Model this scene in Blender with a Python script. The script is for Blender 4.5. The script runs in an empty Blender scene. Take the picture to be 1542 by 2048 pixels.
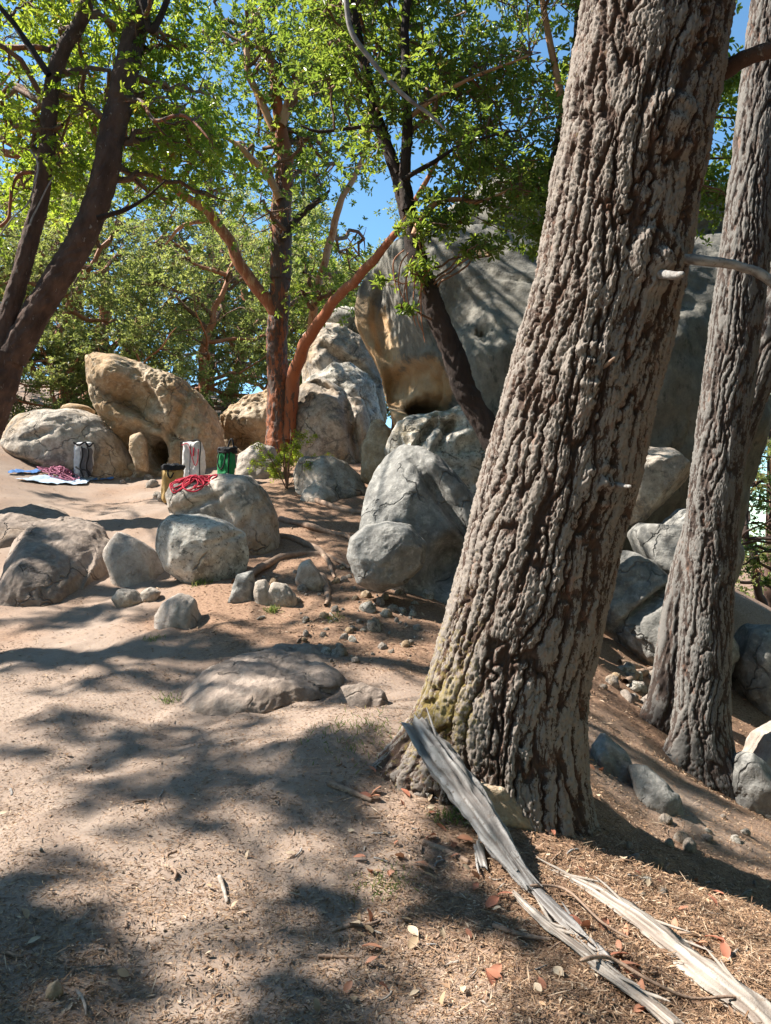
import bpy, math, random
import numpy as np
from mathutils import Vector
from mathutils.bvhtree import BVHTree

S = bpy.context.scene
C = S.collection
R = math.radians

# ------------------------------------------------------------------ camera, sky, sun, exposure
CAM_Z = 1.6
cam_d = bpy.data.cameras.new('camera'); cam = bpy.data.objects.new('camera', cam_d); C.objects.link(cam)
cam.location = (0, 0, CAM_Z); cam.rotation_euler = (R(90), 0, 0)
cam_d.sensor_fit = 'VERTICAL'; cam_d.angle = 2*math.atan(1024/1547.0)
cam_d.clip_start = 0.05; cam_d.clip_end = 2000
S.camera = cam
SUN_AZ = R(171.0)      # direction towards the sun, measured from +X towards +Y (180 = straight left)
SUN_EL = R(48)
SD = np.array([math.cos(SUN_EL)*math.cos(SUN_AZ), math.cos(SUN_EL)*math.sin(SUN_AZ), math.sin(SUN_EL)])
w = bpy.data.worlds.new('World'); S.world = w; w.use_nodes = True
nt = w.node_tree; bgn = nt.nodes['Background']
sky = nt.nodes.new('ShaderNodeTexSky'); sky.sky_type = 'NISHITA'; sky.sun_disc = False
sky.sun_elevation = SUN_EL; sky.sun_rotation = R(90) - SUN_AZ
sky.altitude = 800; sky.air_density = 0.8; sky.dust_density = 0.1; sky.ozone_density = 1.0
tint = nt.nodes.new('ShaderNodeMix'); tint.data_type = 'RGBA'; tint.blend_type = 'MULTIPLY'; tint.inputs[0].default_value = 1.0
tint.inputs[7].default_value = (0.84, 1.14, 1.14, 1); nt.links.new(sky.outputs[0], tint.inputs[6]); nt.links.new(tint.outputs[2], bgn.inputs[0]); bgn.inputs[1].default_value = 0.098
sl = bpy.data.lights.new('sun', 'SUN'); sl.energy = 5.0; sl.angle = R(0.5); sl.color = (1.0, 0.94, 0.85)
so = bpy.data.objects.new('sun', sl); C.objects.link(so)
so.rotation_euler = Vector(SD).to_track_quat('Z', 'Y').to_euler(); so.location = (-20, 0, 30)
S.view_settings.view_transform = 'Standard'; S.view_settings.look = 'None'
S.view_settings.exposure = 1.4; S.view_settings.gamma = 1.0; S.view_settings.use_curve_mapping = False
S.cycles.max_bounces = 6; S.cycles.diffuse_bounces = 3; S.cycles.glossy_bounces = 2
S.cycles.transmission_bounces = 3; S.cycles.transparent_max_bounces = 4
S.cycles.caustics_reflective = False; S.cycles.caustics_refractive = False

# ------------------------------------------------------------------ numeric helpers
F = 1547.0
def P(px, py, d):
    """point seen at photograph pixel (px,py) at distance d along +Y"""
    return np.array([(px-771)/F*d, d, CAM_Z-(py-1024)/F*d])
rng = np.random.default_rng(7); random.seed(7)
_perm = np.random.default_rng(1).permutation(256); _perm = np.concatenate([_perm]*3)
_g = np.random.default_rng(2).normal(size=(256, 3)); _g /= np.linalg.norm(_g, axis=1)[:, None]
def noise(p):
    p = np.asarray(p, float); i = np.floor(p).astype(int); f = p-i; i &= 255
    u = f*f*f*(f*(f*6-15)+10); out = 0
    for dx in (0, 1):
        for dy in (0, 1):
            for dz in (0, 1):
                h = _perm[_perm[_perm[i[:, 0]+dx]+i[:, 1]+dy]+i[:, 2]+dz]
                g = _g[h]
                d = g[:, 0]*(f[:, 0]-dx)+g[:, 1]*(f[:, 1]-dy)+g[:, 2]*(f[:, 2]-dz)
                wx = u[:, 0] if dx else 1-u[:, 0]; wy = u[:, 1] if dy else 1-u[:, 1]; wz = u[:, 2] if dz else 1-u[:, 2]
                out = out+d*wx*wy*wz
    return out*1.5
def fbm(p, o=4, lac=2.03, gain=0.5, ridge=False):
    s = 0; a = 1
    for k in range(o):
        n = noise(p+17.3*k)
        s = s+a*((1-2*np.abs(n)) if ridge else n); p = p*lac; a *= gain
    return s
def _rnd2(ix, iy, k):
    return ((np.sin(ix*127.1+iy*311.7+k*74.7)*43758.5453) % 1.0)
def worley(u, v, nu, seed=0):
    """cells in (u periodic with nu cells, v): F1, F2, random id of nearest"""
    iu = np.floor(u); iv = np.floor(v); f1 = np.full(u.shape, 9.); f2 = np.full(u.shape, 9.); idn = np.zeros(u.shape)
    for a in (-1, 0, 1):
        for b in (-1, 0, 1):
            cu = iu+a; cv = iv+b; wu = np.mod(cu, nu)
            du = cu+0.1+0.8*_rnd2(wu, cv, seed)-u; dv = cv+0.05+0.9*_rnd2(wu, cv, seed+1)-v
            d = np.sqrt(du*du+dv*dv); m = d < f1
            f2 = np.where(m, f1, np.minimum(f2, d)); idn = np.where(m, _rnd2(wu, cv, seed+2), idn); f1 = np.where(m, d, f1)
    return f1, f2, idn
def sstep(a, b, x):
    t = np.clip((x-a)/(b-a), 0, 1); return t*t*(3-2*t)
def unit(v):
    v = np.asarray(v, float); return v/(np.linalg.norm(v, axis=-1, keepdims=True)+1e-12)

# ------------------------------------------------------------------ object helpers
def mesh_np(name, V, Fc, attrs=None, smooth=True):
    V = np.asarray(V, np.float32); Fc = np.asarray(Fc, np.int32)
    me = bpy.data.meshes.new(name); n, (m, k) = len(V), Fc.shape
    me.vertices.add(n); me.vertices.foreach_set('co', V.ravel())
    me.loops.add(m*k); me.loops.foreach_set('vertex_index', Fc.ravel())
    me.polygons.add(m); me.polygons.foreach_set('loop_start', np.arange(0, m*k, k, dtype=np.int32))
    me.polygons.foreach_set('use_smooth', np.full(m, smooth))
    me.update(calc_edges=True)
    for a, val in (attrs or {}).items():
        me.attributes.new(a, 'FLOAT', 'POINT').data.foreach_set('value', np.asarray(val, np.float32))
    return me
def link(name, me, mat, parent=None, loc=None):
    o = bpy.data.objects.new(name, me); C.objects.link(o)
    if me is not None and mat is not None and not me.materials: me.materials.append(mat)
    if parent is not None: o.parent = parent
    elif loc is not None: o.location = loc
    return o
def tag(o, label=None, cat=None, group=None, kind=None):
    if label: o['label'] = label
    if cat: o['category'] = cat
    if group: o['group'] = group
    if kind: o['kind'] = kind
    return o
def empty(name, loc, label, cat, group=None):
    o = bpy.data.objects.new(name, None); C.objects.link(o); o.location = loc; o.empty_display_size = 0.2
    return tag(o, label, cat, group)
def part(name, V, Fc, mat, parent, attrs=None, smooth=True):
    return link(name, mesh_np(name, np.asarray(V)-np.array(parent.location), Fc, attrs, smooth), mat, parent)
class MB:
    """collects quads"""
    def __init__(s): s.V = []; s.F = []; s.A = []; s.n = 0
    def add(s, V, Fc, a=0.5):
        V = np.asarray(V, float); s.V.append(V); s.F.append(np.asarray(Fc)+s.n); s.n += len(V)
        s.A.append(np.broadcast_to(np.asarray(a, float), (len(V),)))
    def build(s, name, mat, parent=None, loc=None, smooth=True):
        V = np.concatenate(s.V); base = np.array(parent.location) if parent is not None else (np.array(loc) if loc is not None else 0)
        return link(name, mesh_np(name, V-base, np.concatenate(s.F), {'rnd': np.concatenate(s.A)}, smooth), mat, parent, loc)
def resample(pts, rad, n):
    pts = np.asarray(pts, float); rad = np.asarray(rad, float)
    if len(pts) == 2: pts = np.vstack([pts[0], (pts[0]+pts[1])/2, pts[1]]); rad = np.array([rad[0], (rad[0]+rad[1])/2, rad[1]])
    seg = np.concatenate([[0], np.cumsum(np.linalg.norm(np.diff(pts, axis=0), axis=1)**0.5)])
    t = np.linspace(0, seg[-1], n); k = np.clip(np.searchsorted(seg, t, side='right')-1, 0, len(pts)-2)
    x = ((t-seg[k])/(seg[k+1]-seg[k]))[:, None]
    p0 = pts[np.maximum(k-1, 0)]; p1 = pts[k]; p2 = pts[k+1]; p3 = pts[np.minimum(k+2, len(pts)-1)]
    q = 0.5*((2*p1)+(-p0+p2)*x+(2*p0-5*p1+4*p2-p3)*x*x+(-p0+3*p1-3*p2+p3)*x**3)
    return q, np.interp(t, seg, rad)
def frames(q):
    T = unit(np.gradient(q, axis=0)); n = np.cross(T[0], [0, 1, 0.05]); n /= np.linalg.norm(n)
    N = [n]
    for i in range(1, len(q)):
        n = n-T[i]*np.dot(n, T[i]); n = n/(np.linalg.norm(n)+1e-12); N.append(n)
    N = np.array(N); return T, N, np.cross(T, N)
def tube(q, r, ns):
    T, N, B = frames(q); a = np.arange(ns)*2*math.pi/ns
    V = (q[:, None]+r[:, None, None]*(N[:, None]*np.cos(a)[None, :, None]+B[:, None]*np.sin(a)[None, :, None])).reshape(-1, 3)
    return V, grid_faces(len(q), ns, True)
def grid_faces(nv, nu, wrap):
    i = np.arange(nv-1)[:, None]*nu; j = np.arange(nu if wrap else nu-1)[None, :]; j2 = (j+1) % nu
    return np.stack([i+j, i+j2, i+nu+j2, i+nu+j], -1).reshape(-1, 4)
def knobbly(pts, rad, ns, n, amp=0.08, freq=6, seed=0, wob=0.0):
    """a woody limb: uneven girth, slight kinks"""
    q, r = resample(pts, rad, n)
    if wob:
        o = np.stack([noise(q*1.7+seed+9*k) for k in range(3)], 1); e = np.sin(np.linspace(0, math.pi, n))[:, None]
        q = q+o*wob*e
    V, Fc = tube(q, r, ns); c = np.repeat(q, ns, 0); rr = np.repeat(r, ns)
    d = V-c; V = c+d*(1+amp*fbm(V*freq+seed, 3)[:, None])
    return V, Fc, q, r
_ico = {}
def ico(sub):
    if sub not in _ico:
        import bmesh
        bm = bmesh.new(); bmesh.ops.create_icosphere(bm, subdivisions=sub, radius=1)
        V = np.array([v.co[:] for v in bm.verts]); Fc = np.array([[v.index for v in f.verts] for f in bm.faces]); bm.free()
        _ico[sub] = (V, Fc)
    return _ico[sub]

# ------------------------------------------------------------------ materials
def mat_new(name):
    m = bpy.data.materials.new(name); m.use_nodes = True; t = m.node_tree; b = t.nodes['Principled BSDF']
    b.inputs['Roughness'].default_value = 0.9; b.inputs['Specular IOR Level'].default_value = 0.25
    return m, t, b
class NT:
    def __init__(s, t):
        s.t = t; tc = t.nodes.new('ShaderNodeTexCoord'); s.co = tc.outputs['Object']
    def vec(s, scale, loc=(0, 0, 0)):
        n = s.t.nodes.new('ShaderNodeMapping'); n.inputs['Scale'].default_value = scale; n.inputs['Location'].default_value = loc
        s.t.links.new(s.co, n.inputs[0]); return n.outputs[0]
    def noise(s, scale, det=5, rough=0.6, vec=None, dist=0.0):
        n = s.t.nodes.new('ShaderNodeTexNoise'); n.inputs['Scale'].default_value = scale; n.inputs['Detail'].default_value = det
        n.inputs['Roughness'].default_value = rough; n.inputs['Distortion'].default_value = dist
        s.t.links.new(vec or s.co, n.inputs['Vector']); return n.outputs['Fac']
    def vor(s, scale, feature='F1', vec=None):
        n = s.t.nodes.new('ShaderNodeTexVoronoi'); n.feature = feature; n.inputs['Scale'].default_value = scale
        s.t.links.new(vec or s.co, n.inputs['Vector']); return n.outputs['Distance']
    def attr(s, name):
        n = s.t.nodes.new('ShaderNodeAttribute'); n.attribute_name = name; return n.outputs['Fac']
    def ramp(s, fac, stops, interp='LINEAR'):
        n = s.t.nodes.new('ShaderNodeValToRGB'); e = n.color_ramp.elements; n.color_ramp.interpolation = interp
        while len(e) < len(stops): e.new(0.5)
        for k, (p, c) in enumerate(stops):
            e[k].position = p; e[k].color = (c, c, c, 1) if not isinstance(c, tuple) else (*c, 1)
        s.t.links.new(fac, n.inputs[0]); return n.outputs[0]
    def mix(s, fac, a, b, mode='MIX'):
        n = s.t.nodes.new('ShaderNodeMix'); n.data_type = 'RGBA'; n.blend_type = mode
        for sock, v in ((n.inputs[0], fac), (n.inputs[6], a), (n.inputs[7], b)):
            if isinstance(v, (int, float)): sock.default_value = v
            elif isinstance(v, tuple): sock.default_value = (*v, 1)
            else: s.t.links.new(v, sock)
        return n.outputs[2]
    def math(s, op, a, b=0.0):
        n = s.t.nodes.new('ShaderNodeMath'); n.operation = op
        for sock, v in ((n.inputs[0], a), (n.inputs[1], b)):
            if isinstance(v, (int, float)): sock.default_value = v
            else: s.t.links.new(v, sock)
        return n.outputs[0]
    def bump(s, bsdf, h, strength=0.5, dist=0.02):
        n = s.t.nodes.new('ShaderNodeBump'); n.inputs['Strength'].default_value = strength; n.inputs['Distance'].default_value = dist
        s.t.links.new(h, n.inputs['Height']); s.t.links.new(n.outputs[0], bsdf.inputs['Normal'])
    def out(s, bsdf, col): s.t.links.new(col, bsdf.inputs['Base Color'])

def rock_mat(name, base, dark, pale, tan=None, tan_amt=0.0, lichen=0.5, darkamt=0.5):
    m, t, b = mat_new(name); n = NT(t)
    big = n.noise(0.9, 5, 0.6); med = n.noise(4.5, 7, 0.7); mid = n.noise(11, 7, 0.72); fine = n.noise(40, 4, 0.7)
    col = n.mix(n.ramp(med, [(0.32, 0.0), (0.68, 1.0)]), tuple(x*0.62 for x in base), tuple(x*1.3 for x in base))
    if tan: col = n.mix(n.ramp(big, [(0.60-tan_amt*0.4, 0.0), (0.72-tan_amt*0.3, 1.0)]), col, n.mix(med, tuple(x*0.7 for x in tan), tuple(x*1.2 for x in tan)))
    dk = n.ramp(n.noise(2.1, 9, 0.75, dist=0.5), [(0.50, 0.0), (0.60, 1.0)])
    col = n.mix(n.math('MULTIPLY', dk, darkamt), col, dark)
    sp = n.ramp(n.noise(9, 7, 0.78), [(0.53, 0.0), (0.60, 1.0)])
    col = n.mix(n.math('MULTIPLY', sp, 0.8*lichen), col, pale)
    sp2 = n.ramp(n.noise(17, 6, 0.75, vec=n.vec((1, 1, 1), (7, 3, 1))), [(0.55, 0.0), (0.62, 1.0)])
    col = n.mix(n.math('MULTIPLY', sp2, 0.9*lichen), col, dark)
    streak = n.ramp(n.noise(3.2, 6, 0.7, vec=n.vec((2.2, 2.2, 0.35))), [(0.55, 0.0), (0.68, 1.0)])
    col = n.mix(n.math('MULTIPLY', streak, 0.4*darkamt), col, dark)
    col = n.mix(0.6, col, n.ramp(mid, [(0.3, 0.6), (0.55, 1.0)]), 'MULTIPLY'); n.out(b, col)
    h = n.math('ADD', n.math('MULTIPLY', med, 1.0), n.math('MULTIPLY', mid, 0.8)); h = n.math('ADD', h, n.math('MULTIPLY', fine, 0.3))
    wv = t.nodes.new('ShaderNodeTexNoise'); wv.inputs['Scale'].default_value = 2.2; wv.inputs['Detail'].default_value = 4; t.links.new(n.co, wv.inputs['Vector'])
    vm = t.nodes.new('ShaderNodeVectorMath'); vm.operation = 'MULTIPLY_ADD'; t.links.new(wv.outputs['Color'], vm.inputs[0]); vm.inputs[1].default_value = (.7, .7, .7); t.links.new(n.co, vm.inputs[2])
    ck = n.ramp(n.vor(1.25, 'DISTANCE_TO_EDGE', vm.outputs[0]), [(0.0, 1.0), (0.022, 0.0)]); ck = n.math('MULTIPLY', ck, n.ramp(n.noise(1.6, 2), [(0.45, 0.0), (0.55, 1.0)]))
    n.out(b, n.mix(n.math('MULTIPLY', ck, 0.65), col, tuple(x*.6 for x in dark))); h = n.math('SUBTRACT', h, n.math('MULTIPLY', ck, 1.2))
    n.bump(b, h, 0.85, 0.026); return m
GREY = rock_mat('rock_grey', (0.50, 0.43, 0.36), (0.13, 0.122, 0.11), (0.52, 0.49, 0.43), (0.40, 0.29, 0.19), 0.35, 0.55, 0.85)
SMOOTH = rock_mat('rock_smooth', (0.44, 0.375, 0.32), (0.18, 0.155, 0.135), (0.42, 0.40, 0.36), (0.34, 0.27, 0.21), 0.15, 0.45, 0.5)
LICHEN = rock_mat('rock_lichen', (0.58, 0.53, 0.46), (0.11, 0.105, 0.09), (0.68, 0.65, 0.58), (0.30, 0.24, 0.15), 0.2, 0.95, 0.6)
TAN = rock_mat('rock_tan', (0.55, 0.44, 0.32), (0.17, 0.14, 0.11), (0.66, 0.60, 0.50), (0.43, 0.29, 0.165), 0.6, 0.45, 0.45)
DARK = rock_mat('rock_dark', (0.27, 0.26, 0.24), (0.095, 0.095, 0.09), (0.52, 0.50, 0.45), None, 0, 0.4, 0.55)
EARTH = rock_mat('rock_earthy', (0.31, 0.245, 0.20), (0.13, 0.105, 0.09), (0.38, 0.33, 0.28), (0.33, 0.24, 0.17), 0.2, 0.4, 0.5)
def giant_mat():
    m, t, b = mat_new('rock_giant'); n = NT(t)
    med = n.noise(4, 6, 0.65); fine = n.noise(30, 5, 0.7)
    grey = n.mix(n.ramp(med, [(0.3, 0.0), (0.7, 1.0)]), (0.14, 0.136, 0.122), (0.32, 0.295, 0.25))
    stain = n.ramp(n.noise(1.6, 7, 0.72, vec=n.vec((1.6, 1.6, 0.4), (2, 5, 1))), [(0.48, 0.0), (0.62, 1.0)]); grey = n.mix(n.math('MULTIPLY', stain, 0.6), grey, (0.13, 0.125, 0.11))
    tan = n.mix(n.ramp(n.noise(2.2, 5), [(0.35, 0.0), (0.65, 1.0)]), (0.45, 0.27, 0.13), (0.50, 0.38, 0.25))
    a = n.math('ADD', n.attr('tan'), n.math('MULTIPLY', n.math('SUBTRACT', n.noise(2.6, 6, 0.7), 0.5), 0.9))
    col = n.mix(n.ramp(a, [(0.42, 0.0), (0.56, 1.0)]), grey, tan)
    dk = n.ramp(n.noise(7, 8, 0.75, vec=n.vec((1, 1, 0.45))), [(0.54, 0.0), (0.64, 1.0)])
    inv = n.math('SUBTRACT', 1.0, n.math('MULTIPLY', n.attr('tan'), 0.8))
    col = n.mix(n.math('MULTIPLY', n.math('MULTIPLY', dk, 0.8), inv), col, (0.075, 0.08, 0.072))
    col = n.mix(0.35, col, n.ramp(fine, [(0.25, 0.4), (0.75, 1.0)]), 'MULTIPLY'); n.out(b, col)
    n.bump(b, n.math('ADD', med, n.math('MULTIPLY', fine, 0.4)), 0.8, 0.04); return m
GIANT = giant_mat()

def ground_mat():
    m, t, b = mat_new('forest_floor'); n = NT(t)
    big = n.noise(0.7, 4, 0.6); med = n.noise(4.5, 6, 0.7); fine = n.noise(38, 5, 0.75)
    dust = n.mix(n.ramp(med, [(0.3, 0.0), (0.7, 1.0)]), (0.235, 0.172, 0.134), (0.335, 0.262, 0.212))
    duff = n.mix(n.ramp(fine, [(0.35, 0.0), (0.65, 1.0)]), (0.15, 0.083, 0.054), (0.35, 0.222, 0.145))
    col = n.mix(n.ramp(n.math('ADD', n.math('MULTIPLY', med, 0.5), n.math('MULTIPLY', n.attr('duff'), 0.9)), [(0.46, 0.0), (0.8, 1.0)]), dust, duff)
    fl1 = n.noise(60, 3, 0.5, vec=n.vec((1, 4.5, 1))); fl2 = n.noise(60, 3, 0.5, vec=n.vec((4.2, 1, 1), (3, 1, 2)))
    fl = n.math('MAXIMUM', n.ramp(fl1, [(0.6, 0.0), (0.66, 1.0)]), n.ramp(fl2, [(0.6, 0.0), (0.66, 1.0)]))
    col = n.mix(n.math('MULTIPLY', fl, 0.45), col, (0.50, 0.35, 0.21))
    dkk = n.ramp(n.noise(75, 4, 0.7, vec=n.vec((1, 1, 1), (9, 4, 2))), [(0.58, 0.0), (0.66, 1.0)])
    col = n.mix(n.math('MULTIPLY', dkk, 0.45), col, (0.12, 0.085, 0.06)); n.out(b, col)
    h = n.math('ADD', n.math('MULTIPLY', med, 0.6), n.math('MULTIPLY', fine, 0.35)); h = n.math('ADD', h, n.math('MULTIPLY', fl, 0.1))
    n.bump(b, h, 0.8, 0.014); return m
GROUND = ground_mat()

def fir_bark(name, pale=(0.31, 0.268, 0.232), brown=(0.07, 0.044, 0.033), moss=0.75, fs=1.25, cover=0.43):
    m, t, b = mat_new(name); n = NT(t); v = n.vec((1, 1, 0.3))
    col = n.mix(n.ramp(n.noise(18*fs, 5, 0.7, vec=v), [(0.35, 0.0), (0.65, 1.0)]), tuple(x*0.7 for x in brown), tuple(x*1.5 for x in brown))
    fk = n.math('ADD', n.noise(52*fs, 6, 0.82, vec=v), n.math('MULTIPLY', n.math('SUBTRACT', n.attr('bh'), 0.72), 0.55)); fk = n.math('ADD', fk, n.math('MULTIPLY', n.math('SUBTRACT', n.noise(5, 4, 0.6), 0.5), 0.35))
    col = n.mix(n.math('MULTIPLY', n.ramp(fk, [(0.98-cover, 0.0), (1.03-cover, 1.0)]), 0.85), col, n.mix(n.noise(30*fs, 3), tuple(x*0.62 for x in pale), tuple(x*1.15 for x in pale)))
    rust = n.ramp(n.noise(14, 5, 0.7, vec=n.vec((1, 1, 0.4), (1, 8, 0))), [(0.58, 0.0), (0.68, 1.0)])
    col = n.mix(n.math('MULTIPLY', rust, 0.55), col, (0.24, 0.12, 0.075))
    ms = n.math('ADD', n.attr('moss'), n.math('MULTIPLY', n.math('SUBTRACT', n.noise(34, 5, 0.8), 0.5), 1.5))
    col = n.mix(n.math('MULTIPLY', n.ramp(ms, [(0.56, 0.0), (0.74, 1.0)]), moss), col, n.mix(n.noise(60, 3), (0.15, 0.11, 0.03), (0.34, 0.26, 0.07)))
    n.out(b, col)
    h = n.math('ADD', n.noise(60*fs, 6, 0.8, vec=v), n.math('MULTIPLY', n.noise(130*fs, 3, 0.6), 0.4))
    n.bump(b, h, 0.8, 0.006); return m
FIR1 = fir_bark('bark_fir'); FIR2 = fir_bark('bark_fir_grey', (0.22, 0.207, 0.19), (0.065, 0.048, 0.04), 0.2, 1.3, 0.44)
def wood_bark(name, c1, c2, c3, thr=0.5, flake_scale=14, stretch=0.35, rough=0.75, bump=0.6):
    m, t, b = mat_new(name); n = NT(t); b.inputs['Roughness'].default_value = rough
    v = n.vec((1, 1, stretch))
    col = n.mix(n.ramp(n.noise(5, 4, 0.6, vec=v), [(0.35, 0.0), (0.65, 1.0)]), c1, c2)
    fl = n.ramp(n.noise(flake_scale, 6, 0.7, vec=v), [(thr, 0.0), (thr+0.06, 1.0)]); col = n.mix(fl, col, c3); n.out(b, col)
    n.bump(b, n.math('ADD', n.noise(flake_scale*2.2, 6, 0.75, vec=v), n.math('MULTIPLY', fl, 0.5)), bump, 0.02); return m
MAD_DARK = wood_bark('bark_madrone_dark', (0.03, 0.02, 0.016), (0.065, 0.044, 0.036), (0.22, 0.185, 0.16), 0.635, 24, 0.3, 0.85, 1.0)
MAD_BASE = wood_bark('bark_madrone_base', (0.17, 0.075, 0.05), (0.28, 0.115, 0.065), (0.075, 0.05, 0.042), 0.47, 10, 0.35)
MAD_RED = wood_bark('bark_madrone_red', (0.36, 0.14, 0.07), (0.43, 0.20, 0.11), (0.22, 0.09, 0.055), 0.58, 12, 0.3, 0.6, 0.35)
MAD_TAN = wood_bark('bark_madrone_tan', (0.46, 0.25, 0.14), (0.56, 0.36, 0.23), (0.33, 0.15, 0.085), 0.63, 9, 0.3, 0.55, 0.25)
MAD_LEFT = wood_bark('bark_madrone_grey', (0.065, 0.04, 0.031), (0.145, 0.088, 0.066), (0.38, 0.325, 0.285), 0.615, 15, 0.45, 0.85, 1.0)
def madrone_mat():
    m, t, b = mat_new('bark_madrone'); n = NT(t); b.inputs['Roughness'].default_value = 0.65; v = n.vec((1, 1, 0.3))
    pe = n.attr('peel'); nz = n.noise(9, 6, 0.72, vec=v)
    dark = n.mix(n.noise(24, 5, 0.7, vec=v), (0.055, 0.036, 0.03), (0.15, 0.10, 0.08))
    red = n.mix(n.noise(6, 5, 0.7, vec=v), (0.20, 0.06, 0.03), (0.42, 0.16, 0.075)); tan = n.mix(n.noise(5, 4, 0.6, vec=v), (0.42, 0.19, 0.09), (0.58, 0.35, 0.20))
    k = n.math('ADD', pe, n.math('MULTIPLY', n.math('SUBTRACT', nz, 0.5), 1.3))
    col = n.mix(n.ramp(k, [(0.30, 0.0), (0.36, 1.0)]), dark, red); col = n.mix(n.ramp(k, [(0.66, 0.0), (0.78, 1.0)]), col, tan); n.out(b, col)
    n.bump(b, n.math('ADD', n.noise(22, 6, 0.75, vec=v), n.math('MULTIPLY', n.ramp(k, [(0.28, 1.0), (0.4, 0.0)]), 0.6)), 0.6, 0.02); return m
MAD = madrone_mat()
TWIG = wood_bark('bark_twig', (0.15, 0.09, 0.06), (0.24, 0.13, 0.08), (0.10, 0.07, 0.05), 0.55, 20)
def dead_mat(name, c1, c2, c3):
    m, t, b = mat_new(name); n = NT(t)
    g = n.ramp(n.attr('rnd'), [(0.2, 0.0), (0.8, 1.0)]); col = n.mix(g, c1, c2)
    col = n.mix(n.ramp(n.noise(40, 5, 0.7), [(0.56, 0.0), (0.64, 0.8)]), col, c3); n.out(b, col)
    n.bump(b, n.noise(120, 4, 0.6), 0.5, 0.006); return m
DEAD = dead_mat('weathered_wood', (0.15, 0.135, 0.125), (0.38, 0.36, 0.34), (0.16, 0.13, 0.11))
DEADTAN = dead_mat('pale_log_wood', (0.19, 0.155, 0.13), (0.42, 0.375, 0.325), (0.22, 0.17, 0.13))
STICK = dead_mat('stick_wood', (0.22, 0.15, 0.11), (0.36, 0.25, 0.18), (0.13, 0.09, 0.07))
def leaf_mat(name, stops, trans, tcol, gloss=0.35):
    m = bpy.data.materials.new(name); m.use_nodes = True; t = m.node_tree; n = NT(t); b = t.nodes['Principled BSDF']
    b.inputs['Roughness'].default_value = gloss; b.inputs['Specular IOR Level'].default_value = 0.4
    a = n.attr('rnd'); col = n.ramp(a, stops); n.out(b, col)
    tr = t.nodes.new('ShaderNodeBsdfTranslucent'); t.links.new(n.mix(0.75, col, n.ramp(a, tcol)), tr.inputs[0])
    mx = t.nodes.new('ShaderNodeMixShader'); mx.inputs[0].default_value = trans
    t.links.new(b.outputs[0], mx.inputs[1]); t.links.new(tr.outputs[0], mx.inputs[2])
    t.links.new(mx.outputs[0], t.nodes['Material Output'].inputs[0]); return m
LEAF_L = leaf_mat('leaf_madrone_bright', [(0.0, (0.06, 0.10, 0.018)), (0.6, (0.12, 0.17, 0.03)), (0.93, (0.18, 0.21, 0.045)), (0.97, (0.25, 0.12, 0.03))], 0.6, [(0.0, (0.32, 0.48, 0.03)), (0.9, (0.66, 0.74, 0.07)), (1.0, (0.5, 0.25, 0.05))])
LEAF_M = leaf_mat('leaf_madrone', [(0.0, (0.045, 0.085, 0.022)), (0.7, (0.10, 0.15, 0.035)), (0.95, (0.17, 0.195, 0.045)), (0.99, (0.24, 0.12, 0.04))], 0.46, [(0.0, (0.24, 0.38, 0.035)), (0.9, (0.55, 0.66, 0.08)), (1.0, (0.45, 0.25, 0.06))])
LEAF_B = leaf_mat('leaf_background', [(0.0, (0.06, 0.085, 0.032)), (0.55, (0.125, 0.15, 0.055)), (0.88, (0.22, 0.22, 0.09)), (1.0, (0.23, 0.16, 0.07))], 0.48, [(0.0, (0.30, 0.40, 0.07)), (0.8, (0.62, 0.66, 0.17)), (1.0, (0.35, 0.25, 0.08))], 0.5)
NEEDLE = leaf_mat('needle_foliage', [(0.0, (0.03, 0.055, 0.03)), (1.0, (0.06, 0.10, 0.045))], 0.2, [(0.0, (0.06, 0.12, 0.04)), (1.0, (0.14, 0.2, 0.06))], 0.5)
DRYLEAF = leaf_mat('dry_leaf', [(0.0, (0.42, 0.16, 0.10)), (0.4, (0.46, 0.22, 0.13)), (0.7, (0.40, 0.29, 0.18)), (1.0, (0.55, 0.44, 0.31))], 0.15, [(0.0, (0.5, 0.2, 0.1)), (1.0, (0.5, 0.35, 0.2))], 0.6)
LITTER = leaf_mat('needle_litter', [(0.0, (0.10, 0.06, 0.04)), (0.35, (0.22, 0.125, 0.07)), (0.75, (0.38, 0.24, 0.14)), (1.0, (0.52, 0.41, 0.30))], 0.05, [(0.0, (0.3, 0.2, 0.1)), (1.0, (0.5, 0.35, 0.2))], 0.7)
GRASS = leaf_mat('grass_blade', [(0.0, (0.09, 0.15, 0.03)), (0.6, (0.17, 0.23, 0.06)), (1.0, (0.34, 0.31, 0.13))], 0.35, [(0.0, (0.2, 0.35, 0.05)), (1.0, (0.4, 0.4, 0.12))], 0.5)
def cloth(name, c, scale=180, var=0.25, rough=0.8):
    m, t, b = mat_new(name); n = NT(t); b.inputs['Roughness'].default_value = rough
    n.out(b, n.mix(n.ramp(n.noise(14, 4), [(0.3, 0.0), (0.7, 1.0)]), tuple(x*(1-var) for x in c), c)); n.bump(b, n.noise(scale, 3), 0.3, 0.003); return m
WHITE_C = cloth('cloth_white', (0.68, 0.68, 0.68)); TAN_C = cloth('cloth_tan', (0.50, 0.33, 0.13)); GREEN_C = cloth('cloth_green', (0.02, 0.24, 0.085))
BLACK_C = cloth('cloth_black', (0.022, 0.022, 0.025)); GREY_C = cloth('cloth_grey', (0.16, 0.15, 0.16)); BLUE_C = cloth('cloth_blue', (0.10, 0.24, 0.55)); PALEBLUE_C = cloth('cloth_pale_blue', (0.45, 0.56, 0.70))
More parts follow.
